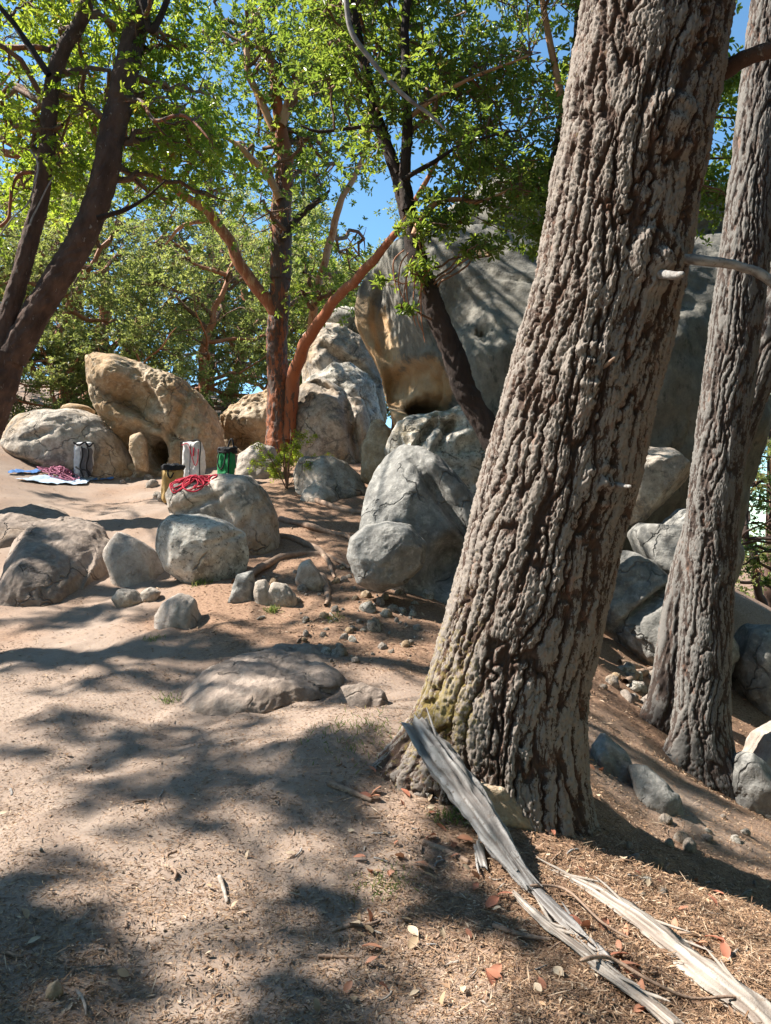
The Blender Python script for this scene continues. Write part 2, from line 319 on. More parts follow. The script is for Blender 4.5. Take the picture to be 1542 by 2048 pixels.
RED_R = cloth('rope_red', (0.52, 0.03, 0.06), 400); PINK_R = cloth('rope_pink', (0.42, 0.15, 0.23), 400); BRASS = cloth('buckle_brass', (0.55, 0.42, 0.18), 50, 0.1, 0.4)

# ------------------------------------------------------------------ ground
gp = [P(*a) for a in [(0,2048,2.45),(771,2048,2.42),(1300,2048,2.46),(1542,2048,2.55),(0,1700,3.6),(400,1700,3.6),(771,1700,3.65),(1100,1900,2.95),(1542,1850,3.5),
  (0,1450,5.4),(500,1450,5.3),(760,1450,4.8),(250,1300,7),(600,1330,6.5),(800,1410,5.2),(0,1250,8.3),(0,1150,10),(0,1050,12),(0,965,14),(200,1000,14.5),
  (150,962,16),(450,962,15),(330,1010,13),(560,925,16.5),(600,1020,12.5),(700,1005,13),(600,1120,10),(680,1200,8.3),(500,1210,8.0),(400,1252,7.5),(850,1270,7.3),
  (1210,1640,4.5),(1050,1640,3.95),(1250,1450,6.8),(1300,1390,8.2),(1330,1500,6.7),(1420,1590,6.6),(1542,1650,5.8),(1530,1450,9),(1000,1250,8.5),(1380,1750,4.4),(700,1420,5.4)]]
gp += [np.array(a, float) for a in [(-2,0,0.0),(2,0,-.15),(-6,0,.1),(6,0,-1.5),(-3,-6,-.2),(6,-6,-2.2),(-10,16,3.4),(-20,16,5),(-14,6,1.4),(-12,25,4.6),(0,25,4.2),
  (7,20,0.6),(12,12,-3.2),(10,6,-2.6),(20,20,-6),(0,45,6.5),(-30,45,10),(30,45,-10),(-40,0,3),(-30,-20,1),(30,-20,-9),(45,5,-13),(4,13,.9),(8,9,-1.9)]]
gp = np.array(gp); _c = gp[:, :2]; _n = len(gp)
def _U(r2): return np.where(r2 > 1e-9, r2*np.log(r2+1e-12), 0)
_K = _U(((_c[:, None]-_c[None])**2).sum(-1))+np.eye(_n)*0.4
_A = np.zeros((_n+3, _n+3)); _A[:_n, :_n] = _K; _A[:_n, _n] = 1; _A[:_n, _n+1:] = _c; _A[_n:, :_n] = _A[:_n, _n:].T
_w = np.linalg.solve(_A, np.concatenate([gp[:, 2], np.zeros(3)]))
def gz(x, y):
    x = np.atleast_1d(np.asarray(x, float)); y = np.atleast_1d(np.asarray(y, float))
    xc = np.clip(x, -45, 48); yc = np.clip(y, -22, 48); q = np.stack([xc, yc], 1)
    z = np.empty(len(q))
    for s in range(0, len(q), 40000):
        e = q[s:s+40000]; z[s:s+40000] = _U(((e[:, None]-_c[None])**2).sum(-1))@_w[:_n]+_w[_n]+e@_w[_n+1:]
    far = np.maximum(np.abs(x-xc), 0)*np.sign(x)*-0.12*(1-0.7*(x < 0))+np.maximum(y-yc, 0)*0.02
    z = np.clip(z+far, -26, 30); q3 = np.stack([x, y, 0*x], 1)
    return z+0.05*fbm(q3*0.8, 3)+0.026*fbm(q3*3.3+5, 4)+0.009*fbm(q3*15, 2)
def warp(t, a, b): return a*t+b*t**5
tx = np.linspace(-1, 1, 350); ty = np.linspace(0, 1, 440)
gx = warp(tx, 9, 0)+np.sign(tx)*(np.abs(tx)**9)*450; gy = -3+warp(ty, 17, 0)+ty**9*480-(1-ty)**12*40
GX, GY = np.meshgrid(gx, gy); gv = np.stack([GX.ravel(), GY.ravel(), gz(GX.ravel(), GY.ravel())], 1)
def in_duff(x, y):
    d = np.exp(-(((x-1.4)/1.3)**2+((y-3.7)/1.4)**2))+0.8*np.exp(-(((x-0.5)/1.6)**2+((y-8.5)/2.2)**2))+0.5*sstep(1.8, 3.5, x)+0.62*sstep(6.3, 8.5, y)*sstep(-3.2, -0.8, x+0.0*y)+0.33*sstep(5.0, 7.5, y)
    return np.clip(d+0.25*fbm(np.stack([x, y, 0*x], 1)*0.9, 3), 0, 1)
ground = link('ground', mesh_np('ground', gv, grid_faces(440, 350, False), {'duff': in_duff(gv[:, 0], gv[:, 1])}), GROUND)
ground['kind'] = 'structure'
def G(px, py, d0=1.6, d1=60):
    """where the view ray of a photograph pixel meets the ground"""
    d = np.linspace(d0, d1, 3000); q = P(px, py, 1.0)-np.array([0, 0, CAM_Z]); x = q[0]*d; z = CAM_Z+q[2]*d
    below = z < gz(x, d); k = int(np.argmax(below)) if below.any() else 800
    return np.array([x[k], d[k], gz(x[k], d[k])[0]])

# ------------------------------------------------------------------ rocks
SOLID = []       # (verts, faces) that small things can rest on
def rock(outline, mat, label, thick=0.8, d=None, sub=5, box=0.8, seed=0, amp=0.09, freq=1.3, cuts=5, dents=(), ridge=0.0, name='boulder', tanfn=None, pits=0.0, cat='boulder', group=None, sink=0.0, embed=0.35, dome=False):
    o = np.array(outline, float); cpx = (o.min(0)+o.max(0))/2; ybase = o[:, 1].max()-3
    o[:, 1] = np.where(o[:, 1] > cpx[1], cpx[1]+(o[:, 1]-cpx[1])*(1+embed), o[:, 1])
    if d is None:
        base = G(cpx[0], ybase); d = base[1]
        half = (o[:, 0].max()-o[:, 0].min())/2/F*d*thick; d = d+half*0.75
    else: half = (o[:, 0].max()-o[:, 0].min())/2/F*d*thick
    W = np.array([P(x, y, d) for x, y in o]); c = P(cpx[0], cpx[1], d)
    if dome:
        b0_ = G(cpx[0], ybase); hw = (o[:, 0].max()-o[:, 0].min())/2/F*b0_[1]; half = hw*thick; d = b0_[1]+half*0.85
        W = np.array([P(x, y, d) for x, y in o]); zc = gz((cpx[0]-771)/F*d, d)[0]-0.02; c = np.array([(cpx[0]-771)/F*d, d, zc]); hh = W[:, 2].max()-zc
        W = np.array([p if p[2] > zc+0.12*hh else np.array([p[0]+(p[0]-c[0])*0.05, d, zc-0.35*hh-0.1]) for p in W])
    ang = np.arctan2(W[:, 2]-c[2], W[:, 0]-c[0]); rad = np.hypot(W[:, 2]-c[2], W[:, 0]-c[0])
    A = np.linspace(-math.pi, math.pi, 257)[:-1]
    # ray / polygon distance for a faithful outline
    Wn = np.roll(W, -1, 0); rr = np.zeros(256)
    for i, a in enumerate(A):
        dx, dz = math.cos(a), math.sin(a)
        ex = Wn[:, 0]-W[:, 0]; ez = Wn[:, 2]-W[:, 2]; ox = W[:, 0]-c[0]; oz = W[:, 2]-c[2]
        den = dx*ez-dz*ex; den = np.where(np.abs(den) < 1e-9, 1e-9, den)
        t = (ox*ez-oz*ex)/den; s = (ox*dz-oz*dx)/den
        ok = (t > 0) & (s >= 0) & (s <= 1); rr[i] = t[ok].max() if ok.any() else rad.mean()
    kern = np.exp(-np.linspace(-2, 2, 9)**2); kern /= kern.sum(); rr = np.convolve(np.concatenate([rr[-4:], rr, rr[:4]]), kern, 'valid')
    D, Fc = ico(sub); th = np.arctan2(D[:, 2], D[:, 0]); s = np.hypot(D[:, 0], D[:, 2])
    ro = np.interp(th, np.concatenate([A, [math.pi]]), np.concatenate([rr, rr[:1]]))
    s2 = s**box; cy = np.sign(D[:, 1])*np.abs(D[:, 1])**box
    L = np.stack([ro*s2*np.cos(th), half*cy, ro*s2*np.sin(th)], 1)
    size = float(rr.mean()); r2 = np.random.default_rng(100+seed)
    # split faces of the block: planes that mostly face the viewer side or the rear
    cuts = 0 if sub < 5 else cuts+(0 if dome else 3)
    for k in range(cuts):
        nrm = r2.normal(size=3); nrm[1] = -abs(nrm[1])-0.5 if k % 3 else abs(nrm[1])+0.5; nrm /= np.linalg.norm(nrm)
        dd = L@nrm; off = dd.max()*(0.62+0.25*r2.random()); e = np.maximum(dd-off, 0); sf = 0.025*size; e = e*e/(e+sf); L = L-nrm*(e*0.8)[:, None]
    Nn = unit(L/np.array([size, half, size])); q = L/size*freq+seed*3.7
    wq = q+0.35*np.stack([noise(q*1.3+9*k) for k in range(3)], 1)
    crease = -np.clip(1-np.abs(noise(wq*1.1+2))/0.06, 0, 1)*0.5-np.clip(1-np.abs(noise(wq*2.3+8))/0.05, 0, 1)*0.2
    h = amp*size*(fbm(q, 5, gain=0.58)*1.35+0.8*(ridge+.35)*fbm(q*1.6+4, 4, ridge=True)+0.8*crease)+0.016*fbm(L*6+seed, 4)*min(size, 1)-0.012*np.clip(noise(L*9+seed)-.2, 0, 1)*min(size, 1)
    L = L+Nn*(h*(0.45+0.55*np.abs(D[:, 1])))[:, None]
    if pits: L = L-Nn*(pits*size*np.clip(noise(L/size*6+seed)-0.25, 0, 1)**0.7)[:, None]
    V = c+L; pu = 771+(V[:, 0]/V[:, 1])*F; pv = 1024-(V[:, 2]-CAM_Z)/V[:, 1]*F
    front = sstep(0.15, -0.15, D[:, 1])
    for (x0, y0, rx, ry, amt, *rest) in dents:
        rot = R(rest[0]) if rest else 0; sh = rest[1] if len(rest) > 1 else 1.6
        a = (pu-x0)*math.cos(rot)+(pv-y0)*math.sin(rot); bb = -(pu-x0)*math.sin(rot)+(pv-y0)*math.cos(rot)
        fo = np.exp(-((a/rx)**2+(bb/ry)**2)**sh); V[:, 1] += amt*fo*front
    if dome: V[:, 2] += gz(V[:, 0], V[:, 1])-zc
    V[:, 2] -= sink
    base = np.array([c[0], c[1], V[:, 2].min()])
    at = {'tan': tanfn(pu, pv, V) if tanfn else np.zeros(len(V))}
    ob = link(name, mesh_np(name, V-base, Fc, at), mat, None, base); tag(ob, label, cat, group)
    SOLID.append((V, Fc)); ob['_'] = len(SOLID)-1; del ob['_']
    return ob

def giant_tan(pu, pv, V):
    a = sstep(40, -40, (pu-(800+(pv-650)*0.28)))*sstep(520, 620, pv)*0.7
    a = np.maximum(a, np.exp(-(((pu-845)/75)**2+((pv-770)/62)**2)**2)*0.95)
    a = np.maximum(a, np.exp(-(((pu-960)/160)**2+((pv-505)/16)**2))*0.55)
    return a
rock([(705,600),(712,560),(735,520),(780,500),(850,488),(950,496),(1080,506),(1300,512),(1440,505),(1470,560),(1475,700),(1455,900),(1430,1060),(1300,1180),(1050,1200),(900,1130),(840,960),(800,860),(775,800),(768,745),(745,700),(720,655)],
     GIANT, 'giant grey boulder with orange overhang and dark hollow behind the leaning dark trunk', 0.62, 14.0, 7, 0.55, 3, 0.045, 1.7, 4,
     [(885,812,62,30,1.7,6,3.0),(850,775,92,56,0.85,8,4.0),(760,600,45,130,0.9,-14,1.4),(835,815,10,14,0.5,0,1.5),(1250,800,170,260,-0.3,0,1.0),(748,840,40,120,0.5,0,1.2),(965,668,12,9,0.25,30,1.2)], 0.5, 'giant_boulder', giant_tan)
rock([(838,510),(846,470),(856,440),(900,404),(980,380),(1100,374),(1300,388),(1440,420),(1490,520),(1300,600),(950,560)], GIANT, 'upper grey block resting back on the giant boulder, half hidden by leaves', 0.5, 14.6, 6, 0.5, 5, 0.05, 2.2, 3, [(1000,470,200,9,0.3,6,1.0),(890,450,40,30,0.3,-30,1.4)], 0.9, embed=0.0)
rock([(8,945),(12,870),(35,832),(90,820),(160,822),(200,835),(235,870),(258,915),(266,958),(130,966)], GREY, 'low rounded grey brown boulder behind the rope pile', 0.6, 17.0, 6, 0.75, 11, 0.05, 1.2, 3, [(70,870,30,8,0.15,-20)], cat='boulder')
rock([(120,824),(130,812),(150,808),(175,812),(195,824),(160,832)], TAN, 'small pale stone lying on top of the low rounded boulder', 0.9, 17.4, 3, 0.8, 12)
rock([(186,720),(200,712),(240,720),(300,738),(350,757),(385,778),(412,805),(437,850),(447,900),(445,958),(350,965),(290,955),(258,905),(235,865),(205,820),(192,780),(186,745)], TAN, 'tall tilted tan boulder with a dark hollow at its foot behind the packs', 0.6, 17.6, 7, 0.6, 21, 0.055, 1.8, -2,
     [(308,905,20,30,1.6,-10,2.5),(262,890,34,34,0.8,-30,1.6),(258,792,52,30,0.4,25,2.0),(225,745,20,40,-0.2),(300,842,110,6,0.25,33,1.0),(290,770,8,50,0.25,-35,1.0),(350,840,10,70,0.18,20,1.0)], 0.9)
rock([(260,872),(280,864),(293,880),(297,932),(275,930),(260,900)], TAN, 'narrow upright stone propped in the hollow of the tan boulder', 0.8, 16.5, 4, 0.7, 23)
rock([(440,850),(460,815),(490,785),(530,768),(575,758),(605,790),(605,910),(520,925),(448,910),(438,875)], TAN, 'pale pocked boulder behind the red madrone trunk', 0.7, 19.0, 6, 0.75, 31, 0.06, 2.0, 2, [(480,880,45,22,0.6,35)], 0.6, pits=0.12)
rock([(640,652),(650,628),(690,617),(725,622),(748,650),(742,680),(690,672)], LICHEN, 'flat capstone on top of the boulder pile', 0.9, 20.2, 4, 0.7, 44)
rock([(590,730),(600,672),(640,642),(690,655),(740,690),(762,722),(770,820),(700,850),(600,810)], GREY, 'sloping grey boulder under the capstone of the pile', 0.8, 19.8, 6, 0.7, 43, 0.06, 1.4, 4, [(690,720,60,10,0.3,35)], 0.6)
rock([(610,770),(630,738),(680,720),(720,738),(748,770),(765,840),(752,940),(680,950),(620,850)], LICHEN, 'round shouldered boulder in the middle of the pile', 0.8, 18.7, 6, 0.7, 42, 0.06, 1.4, 3, [(640,735,18,12,0.3)], 0.6)
rock([(583,800),(600,768),(640,750),(682,775),(700,800),(722,795),(736,830),(742,885),(734,945),(650,955),(590,945),(580,870)], GREY, 'broad split boulder at the foot of the pile beside the madrone', 0.7, 17.2, 6, 0.65, 41, 0.05, 1.4, 3, [(705,860,10,80,0.35,-12,1.0),(640,770,40,8,0.2,30)], 0.5)
rock([(775,900),(800,852),(840,835),(885,832),(925,822),(970,850),(1015,900),(1040,1000),(1030,1120),(930,1110),(820,1000)], LICHEN, 'pale rippled boulder below the orange overhang', 0.7, 11.4, 6, 0.75, 51, 0.08, 1.7, 2, [(850,870,10,50,0.25,35),(890,870,9,45,0.25,30),(900,850,30,14,0.3)], 0.9)
rock([(720,945),(726,885),(745,840),(762,838),(792,878),(792,930),(755,955)], TAN, 'brown wedge stone leaning in the gap below the giant boulder', 0.8, 13.6, 4, 0.7, 52)
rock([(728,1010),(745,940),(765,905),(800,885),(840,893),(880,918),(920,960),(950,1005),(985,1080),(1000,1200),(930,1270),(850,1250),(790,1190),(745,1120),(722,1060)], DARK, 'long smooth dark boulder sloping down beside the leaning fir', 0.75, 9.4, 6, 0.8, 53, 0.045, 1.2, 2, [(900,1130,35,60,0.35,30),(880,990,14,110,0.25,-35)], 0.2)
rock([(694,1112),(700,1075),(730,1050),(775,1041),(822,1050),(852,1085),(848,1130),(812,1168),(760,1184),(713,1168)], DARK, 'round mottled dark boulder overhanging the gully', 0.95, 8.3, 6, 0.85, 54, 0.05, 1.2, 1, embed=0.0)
rock([(586,940),(600,912),(650,904),(692,920),(722,940),(737,968),(722,992),(650,998),(600,975)], GREY, 'low angular grey boulder beside the green shrub', 0.8, None, 5, 0.75, 61, 0.07, dome=True, sink=.05)
rock([(463,935),(478,900),(510,886),(546,896),(562,930),(558,972),(500,975),(466,965)], SMOOTH, 'smooth grey boulder beside the green pack', 0.8, 15.2, 5, 0.8, 62)
rock([(592,990),(610,970),(640,956),(672,975),(694,998),(640,1008)], GREY, 'flat slab stone in front of the low angular boulder', 0.8, None, 4, 0.75, 63, dome=True, sink=.05)
J1 = rock([(335,990),(350,964),(400,956),(450,948),(500,955),(532,985),(552,1030),(558,1080),(545,1125),(490,1130),(400,1090),(345,1040)], GREY, 'grey creased boulder with the red rope on top', 0.7, 10.7, 6, 0.75, 71, 0.05, 1.4, -3, [(430,1000,10,70,0.12,-30,1.0),(385,1010,60,9,0.12,-20)], 0.5)
rock([(313,1092),(322,1050),(345,1030),(400,1028),(450,1043),(490,1068),(502,1105),(492,1142),(452,1168),(410,1176),(385,1155),(335,1130)], LICHEN, 'pale round boulder covered in dark lichen', 0.85, 9.4, 6, 0.85, 72, 0.045, 1.3, 2, [(460,1075,40,6,0.06,-20,1.0)])
rock([(10,1090),(50,1052),(110,1058),(170,1078),(210,1110),(218,1130),(225,1190),(208,1215),(150,1205),(80,1170),(30,1125)], EARTH, 'wide smooth slab boulder sunk in the left bank', 2.3, 9.2, 6, 0.95, 73, 0.05, 1.3, 3, [(160,1120,14,60,0.2,35)], 0.3, dome=True, sink=.05)
rock([(-70,1070),(-20,1030),(30,1018),(90,1028),(130,1045),(100,1085),(20,1100),(-50,1095)], EARTH, 'flat rounded rock behind the wide slab boulder', 1.5, 10.3, 5, 0.95, 74, 0.05, dome=True, sink=.05)
rock([(213,1090),(238,1055),(275,1052),(306,1085),(322,1120),(347,1158),(310,1168),(250,1140),(222,1118)], SMOOTH, 'smooth grey rock between the slab and the lichen boulder', 0.95, None, 5, 0.8, 75, 0.06, dome=True, sink=.05)
rock([(304,1215),(325,1188),(360,1180),(388,1200),(414,1242),(396,1260),(350,1256),(316,1238)], SMOOTH, 'rounded grey rock with a lit face on the edge of the path', 0.9, None, 5, 0.8, 76, 0.06, dome=True, sink=.05)
rock([(225,1195),(240,1178),(270,1180),(290,1200),(275,1216),(240,1214)], GREY, 'brown fist shaped stone beside the slab boulder', 0.9, None, 4, 0.8, 77, 0.08, name='rock')
rock([(282,1185),(300,1174),(321,1184),(310,1204),(288,1206)], GREY, 'small pale stone next to the rounded rock by the path', 0.9, None, 4, 0.8, 78, 0.1, name='rock')
rock([(508,1190),(512,1162),(530,1158),(545,1180),(555,1210),(515,1212)], GREY, 'upright pointed stone below the lichen boulder', 0.8, None, 4, 0.7, 79, 0.08, name='rock')
rock([(532,1185),(545,1164),(570,1168),(592,1190),(596,1212),(550,1214)], GREY, 'low stone leaning on the upright pointed stone', 0.8, None, 4, 0.7, 80, 0.08, name='rock')
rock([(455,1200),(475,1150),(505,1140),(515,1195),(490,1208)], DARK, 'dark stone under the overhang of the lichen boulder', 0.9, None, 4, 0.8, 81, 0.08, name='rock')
rock([(590,1160),(600,1125),(620,1118),(635,1140),(655,1165),(650,1185),(610,1182)], GREY, 'grey stone beside the exposed root in the gully', 0.8, None, 4, 0.7, 82, 0.08, name='rock')
rock([(362,1376),(400,1345),(440,1328),(520,1326),(600,1336),(680,1354),(704,1382),(694,1412),(600,1424),(480,1414),(415,1396)], EARTH, 'broad flat grey bedrock slab emerging from the path', 0.95, None, 6, 0.9, 91, 0.05, 1.6, 2, [(650,1375,60,4,0.05,20,1.0)], 0.4, dome=True, sink=.05)
rock([(515,1312),(550,1294),(620,1293),(672,1310),(694,1340),(640,1352),(540,1335)], EARTH, 'mossy edged rock lobe behind the flat bedrock slab', 0.9, None, 5, 0.9, 92, 0.08, 1.8, 2, (), 0.5, dome=True, sink=.05)
rock([(676,1352),(720,1352),(770,1382),(795,1408),(745,1418),(700,1402)], EARTH, 'tapering rock spur between the bedrock slab and the fir roots', 0.7, None, 5, 0.75, 93, 0.07, dome=True, sink=.05)
rock([(925,1605),(955,1562),(1010,1572),(1062,1605),(1098,1640),(1095,1700),(1045,1712),(1012,1690),(960,1668)], TAN, 'broken square edged block wedged against the fir base', 0.5, 3.98, 5, 0.38, 94, 0.05, 2.4, 2, [(1040,1695,26,20,0.10)], 0.8, name='stone_block', embed=0.0)
rock([(1225,1010),(1250,890),(1330,895),(1384,945),(1372,968),(1310,1000),(1260,1030)], GREY, 'sunlit angular ledge block seen between the two fir trunks', 0.9, 10.6, 5, 0.55, 101, 0.05, 1.6, 5, (), 0.5)
rock([(1268,1068),(1290,1046),(1330,1052),(1370,1020),(1430,1015),(1470,1100),(1430,1190),(1340,1158),(1290,1118)], DARK, 'pale scooped block below the angular ledge', 0.9, 9.9, 5, 0.6, 102, 0.06, 1.6, 4, (), 0.6)  # dark rock colour on this block stands in for shade between the trunks
rock([(1150,1220),(1200,1130),(1250,1098),(1300,1128),(1370,1188),(1430,1190),(1460,1330),(1340,1400),(1220,1330)], DARK, 'large streaked boulder at the foot of the ledges', 0.8, 9.8, 6, 0.65, 103, 0.05, 1.6, 3, [(1330,1190,10,90,0.3,55,1.0)], 0.6)  # shade behind the big fir is put into the colour: dark rock material
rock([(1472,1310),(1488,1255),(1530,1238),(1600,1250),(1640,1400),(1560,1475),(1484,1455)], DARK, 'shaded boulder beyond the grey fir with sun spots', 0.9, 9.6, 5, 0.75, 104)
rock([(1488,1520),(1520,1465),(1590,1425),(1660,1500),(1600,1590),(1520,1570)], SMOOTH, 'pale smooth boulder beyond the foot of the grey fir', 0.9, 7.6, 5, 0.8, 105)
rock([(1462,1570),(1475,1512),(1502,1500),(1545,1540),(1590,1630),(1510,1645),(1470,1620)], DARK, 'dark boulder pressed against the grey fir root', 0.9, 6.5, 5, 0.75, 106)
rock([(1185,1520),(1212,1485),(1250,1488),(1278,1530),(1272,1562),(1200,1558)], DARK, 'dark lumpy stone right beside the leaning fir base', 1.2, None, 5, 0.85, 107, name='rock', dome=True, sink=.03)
rock([(1262,1552),(1300,1533),(1350,1562),(1376,1602),(1355,1630),(1290,1604)], DARK, 'grey stone on the slope between the two firs', 0.9, None, 5, 0.7, 108, name='rock', dome=True, sink=.05)  # grey stone painted with the dark rock tone to imitate slope shade
rock([(90,1994),(97,1971),(112,1963),(125,1984),(121,2003),(98,2006)], TAN, 'egg sized brown stone lying alone on the bare path', 0.9, None, 4, 0.8, 109, 0.07, name='stone')
rock([(432,1424),(445,1413),(470,1414),(474,1424),(450,1430)], GREY, 'flat thin stone on the path below the bedrock slab', 1.0, None, 3, 0.8, 110, name='stone')
rock([(464,1408),(470,1398),(482,1400),(484,1414),(470,1416)], GREY, 'knuckle sized stone touching the flat thin stone', 1.0, None, 3, 0.8, 111, name='stone')

# ------------------------------------------------------------------ fir trunks with real bark relief
def fir_trunk(pts, rad, nu, nv, depth, cellw, cellh, flare=(), seed=0, knots=()):
    pts = np.array(pts, float); rad = np.array(rad, float)
    q, r = resample(pts, rad, nv); T, N, B = frames(q)
    sp = np.arange(nu)*2*math.pi/nu-math.pi; m_ = nv//2; ph = math.atan2(-B[m_][1], -N[m_][1])+sp-0.5*np.sin(sp)      # finer relief on the open side
    s = np.concatenate([[0], np.cumsum(np.linalg.norm(np.diff(q, axis=0), axis=1))])
    PH, SS = np.meshgrid(ph, s); rm = float(np.median(r)); nc = max(6, int(round(2*math.pi*rm/cellw)))
    dirs = N[:, None]*np.cos(PH)[..., None]+B[:, None]*np.sin(PH)[..., None]
    base = (q[:, None]+dirs*r[:, None, None]).reshape(-1, 3); n = base.shape[0]
    b3 = base+seed
    cyl = np.stack([rm*np.cos(PH.ravel()), rm*np.sin(PH.ravel()), SS.ravel()], 1)+seed*5.1
    wp = np.stack([noise(cyl*np.array([5, 5, 2.2])+k*7) for k in range(2)]+[0*cyl[:, 0]], 1)*0.05
    cw = cyl+wp+0.012*np.stack([noise(cyl*22+k*5) for k in range(3)], 1); fx = 0.085/cellw
    f1 = np.abs(noise(cw*np.array([12, 12, 1.7])*fx)); fb_ = np.abs(noise(cw*np.array([25, 25, 4.4])*fx+31))
    ridge1 = sstep(0.015, 0.13, f1)*0.7+0.3*sstep(0.05, 0.55, f1); ridge2 = sstep(0.015, 0.13, fb_)
    nb = int(round(2*math.pi*rm/(0.024/fx))); u = PH.ravel()/(2*math.pi)*nb+1.1*noise(cyl*18); v = SS.ravel()/(0.05/fx)+1.1*noise(cyl*15+8)
    w1, w2, wid = worley(u, v, nb, seed); blk = sstep(0.0, 0.22, w2-w1)*(0.35+0.85*wid)
    stri = fbm(cyl*np.array([70, 70, 9.])*fx, 2, ridge=True); fine = fbm(cyl*np.array([60, 60, 42.])*fx+3, 3)
    h = 0.66*ridge1+0.28*ridge2*(0.3+0.7*ridge1)+0.17*blk*(0.3+0.7*ridge1)+0.09*stri+0.12*fine
    plate = ridge1
    big = fbm(b3*2.1, 3)
    disp = depth*(h-0.6)+0.03*rm*big
    V = base+dirs.reshape(-1, 3)*disp[:, None]
    for (dirv, amt, z0, height, width) in flare:      # roots swelling out at the foot
        dv = unit(np.array(dirv, float)); c = np.clip(dirs.reshape(-1, 3)@dv, 0, 1)**width
        V = V+(dv*amt)[None]*(c*np.exp(-np.maximum(V[:, 2]-z0, 0)/height))[:, None]
    for (k, rr_, amt) in knots:
        dd = np.linalg.norm(V-np.array(k), axis=1); V = V+dirs.reshape(-1, 3)*(amt*np.exp(-(dd/rr_)**2)+0.02*np.sin(dd/rr_*7)*np.exp(-(dd/rr_/1.4)**2))[:, None]
    return V, grid_faces(nv, nu, True), np.clip(h, 0, 1.3), dirs.reshape(-1, 3), q, r
def stub(root, a, b, r0, r1, mat, name='branch_stub', seed=0, wob=0.02, ns=12, n=24, end=True):
    V, Fc, q, r = knobbly([a, (np.array(a)+np.array(b))/2, b], [r0, (r0+r1)/2, r1], ns, n, 0.15, 16, seed, wob)
    if end: V[-ns:] = V[-ns:].mean(0)+(V[-ns:]-V[-ns:].mean(0))*0.15
    return part(name, V, Fc, mat, root, {'rnd': 0.5+0.5*noise(V*np.array([8, 60, 60]))})

t1c = [(1025,1860,4.42),(1022,1740,4.42),(1020,1600,4.42),(1028,1480,4.42),(1040,1350,4.43),(1078,1200,4.43),(1115,1050,4.44),(1152,900,4.44),(1190,750,4.45),(1227,600,4.45),(1257,450,4.46),(1284,300,4.46),(1310,150,4.47),(1336,0,4.48),(1365,-170,4.5)]
t1p = [P(a[0]-20, a[1], a[2]) for a in t1c]; t1r = [x*.895 for x in [0.50,0.50,0.495,0.485,0.475,0.47,0.465,0.46,0.455,0.45,0.45,0.455,0.46,0.46,0.455]]
fb = t1p[1].copy(); fb[2] = gz(fb[0], fb[1])[0]
fir = empty('douglas_fir', fb, 'massive leaning fir trunk with deeply furrowed bark in the foreground', 'tree')
knots = [(P(1325,520,4.05), 0.13, 0.06), (P(1180,730,4.0), 0.10, 0.035), (P(1340,255,4.1), 0.13, 0.05), (P(1215,970,4.02), 0.10, 0.04)]
V, Fc, h, dr, q1, r1 = fir_trunk(t1p, t1r, 360, 740, 0.046, 0.066, 0.30,
    [((-1, -0.05, -0.12), 0.34, 0.20, 0.22, 4.0), ((0.55, -0.8, -0.1), 0.22, -0.2, 0.24, 5.0), ((0.95, 0.1, -0.2), 0.16, -0.3, 0.25, 4.0), ((-0.3, -1, 0), 0.06, 0.0, 0.3, 2.0)], 3, knots)
mossv = np.clip(0.74*sstep(-0.2, 0.8, -dr[:, 0])*(0.55+0.35*sstep(1.6, 0.2, V[:, 2]))+0.22*sstep(0.9, 0.1, V[:, 2])*sstep(0.2, -0.6, dr[:, 1]), 0, 1)*(0.55+0.45*sstep(0.15, 0.6, V[:, 2]))
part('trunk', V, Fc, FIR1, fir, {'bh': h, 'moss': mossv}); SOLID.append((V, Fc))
up = [t1p[-1]-np.array([0, 0, .05]), t1p[-1]+np.array([0.35, 0.05, 2.5]), t1p[-1]+np.array([0.6, 0.1, 7]), t1p[-1]+np.array([0.7, 0.1, 13])]
Vu, Fu, qu, ru = knobbly(up, [0.40, 0.35, 0.23, 0.05], 40, 60, 0.06, 7, 3)
part('upper_trunk', Vu, Fu, FIR1, fir, {'bh': 0.5+0*Vu[:, 0], 'moss': 0*Vu[:, 0]})
stub(fir, P(1305,545,4.1), P(1366,549,3.86), 0.030, 0.017, DEAD, seed=1)
stub(fir, P(1225,968,4.1), P(1262,973,3.93), 0.018, 0.008, DEAD, seed=2)
stub(fir, P(1195,745,4.08), P(1230,715,3.96), 0.016, 0.006, STICK, seed=4)
Vb, Fb, _, _ = knobbly([P(1340,512,4.2), P(1400,521,4.1), P(1480,533,4.08), P(1545,560,4.05), P(1620,640,4.0)], [0.024,0.026,0.024,0.026,0.014], 12, 50, 0.15, 14, 5, 0.03)
part('dead_branch', Vb, Fb, DEAD, fir, {'rnd': 0.5+0.6*noise(Vb*np.array([6, 50, 50]))})
Vb, Fb, _, _ = knobbly([P(1440,145,4.5), P(1490,122,4.4), P(1545,104,4.3), P(1640,90,4.2)], [0.055,0.047,0.042,0.03], 12, 40, 0.12, 14, 6, 0.02)
part('dead_branch', Vb, Fb, MAD_LEFT, fir)

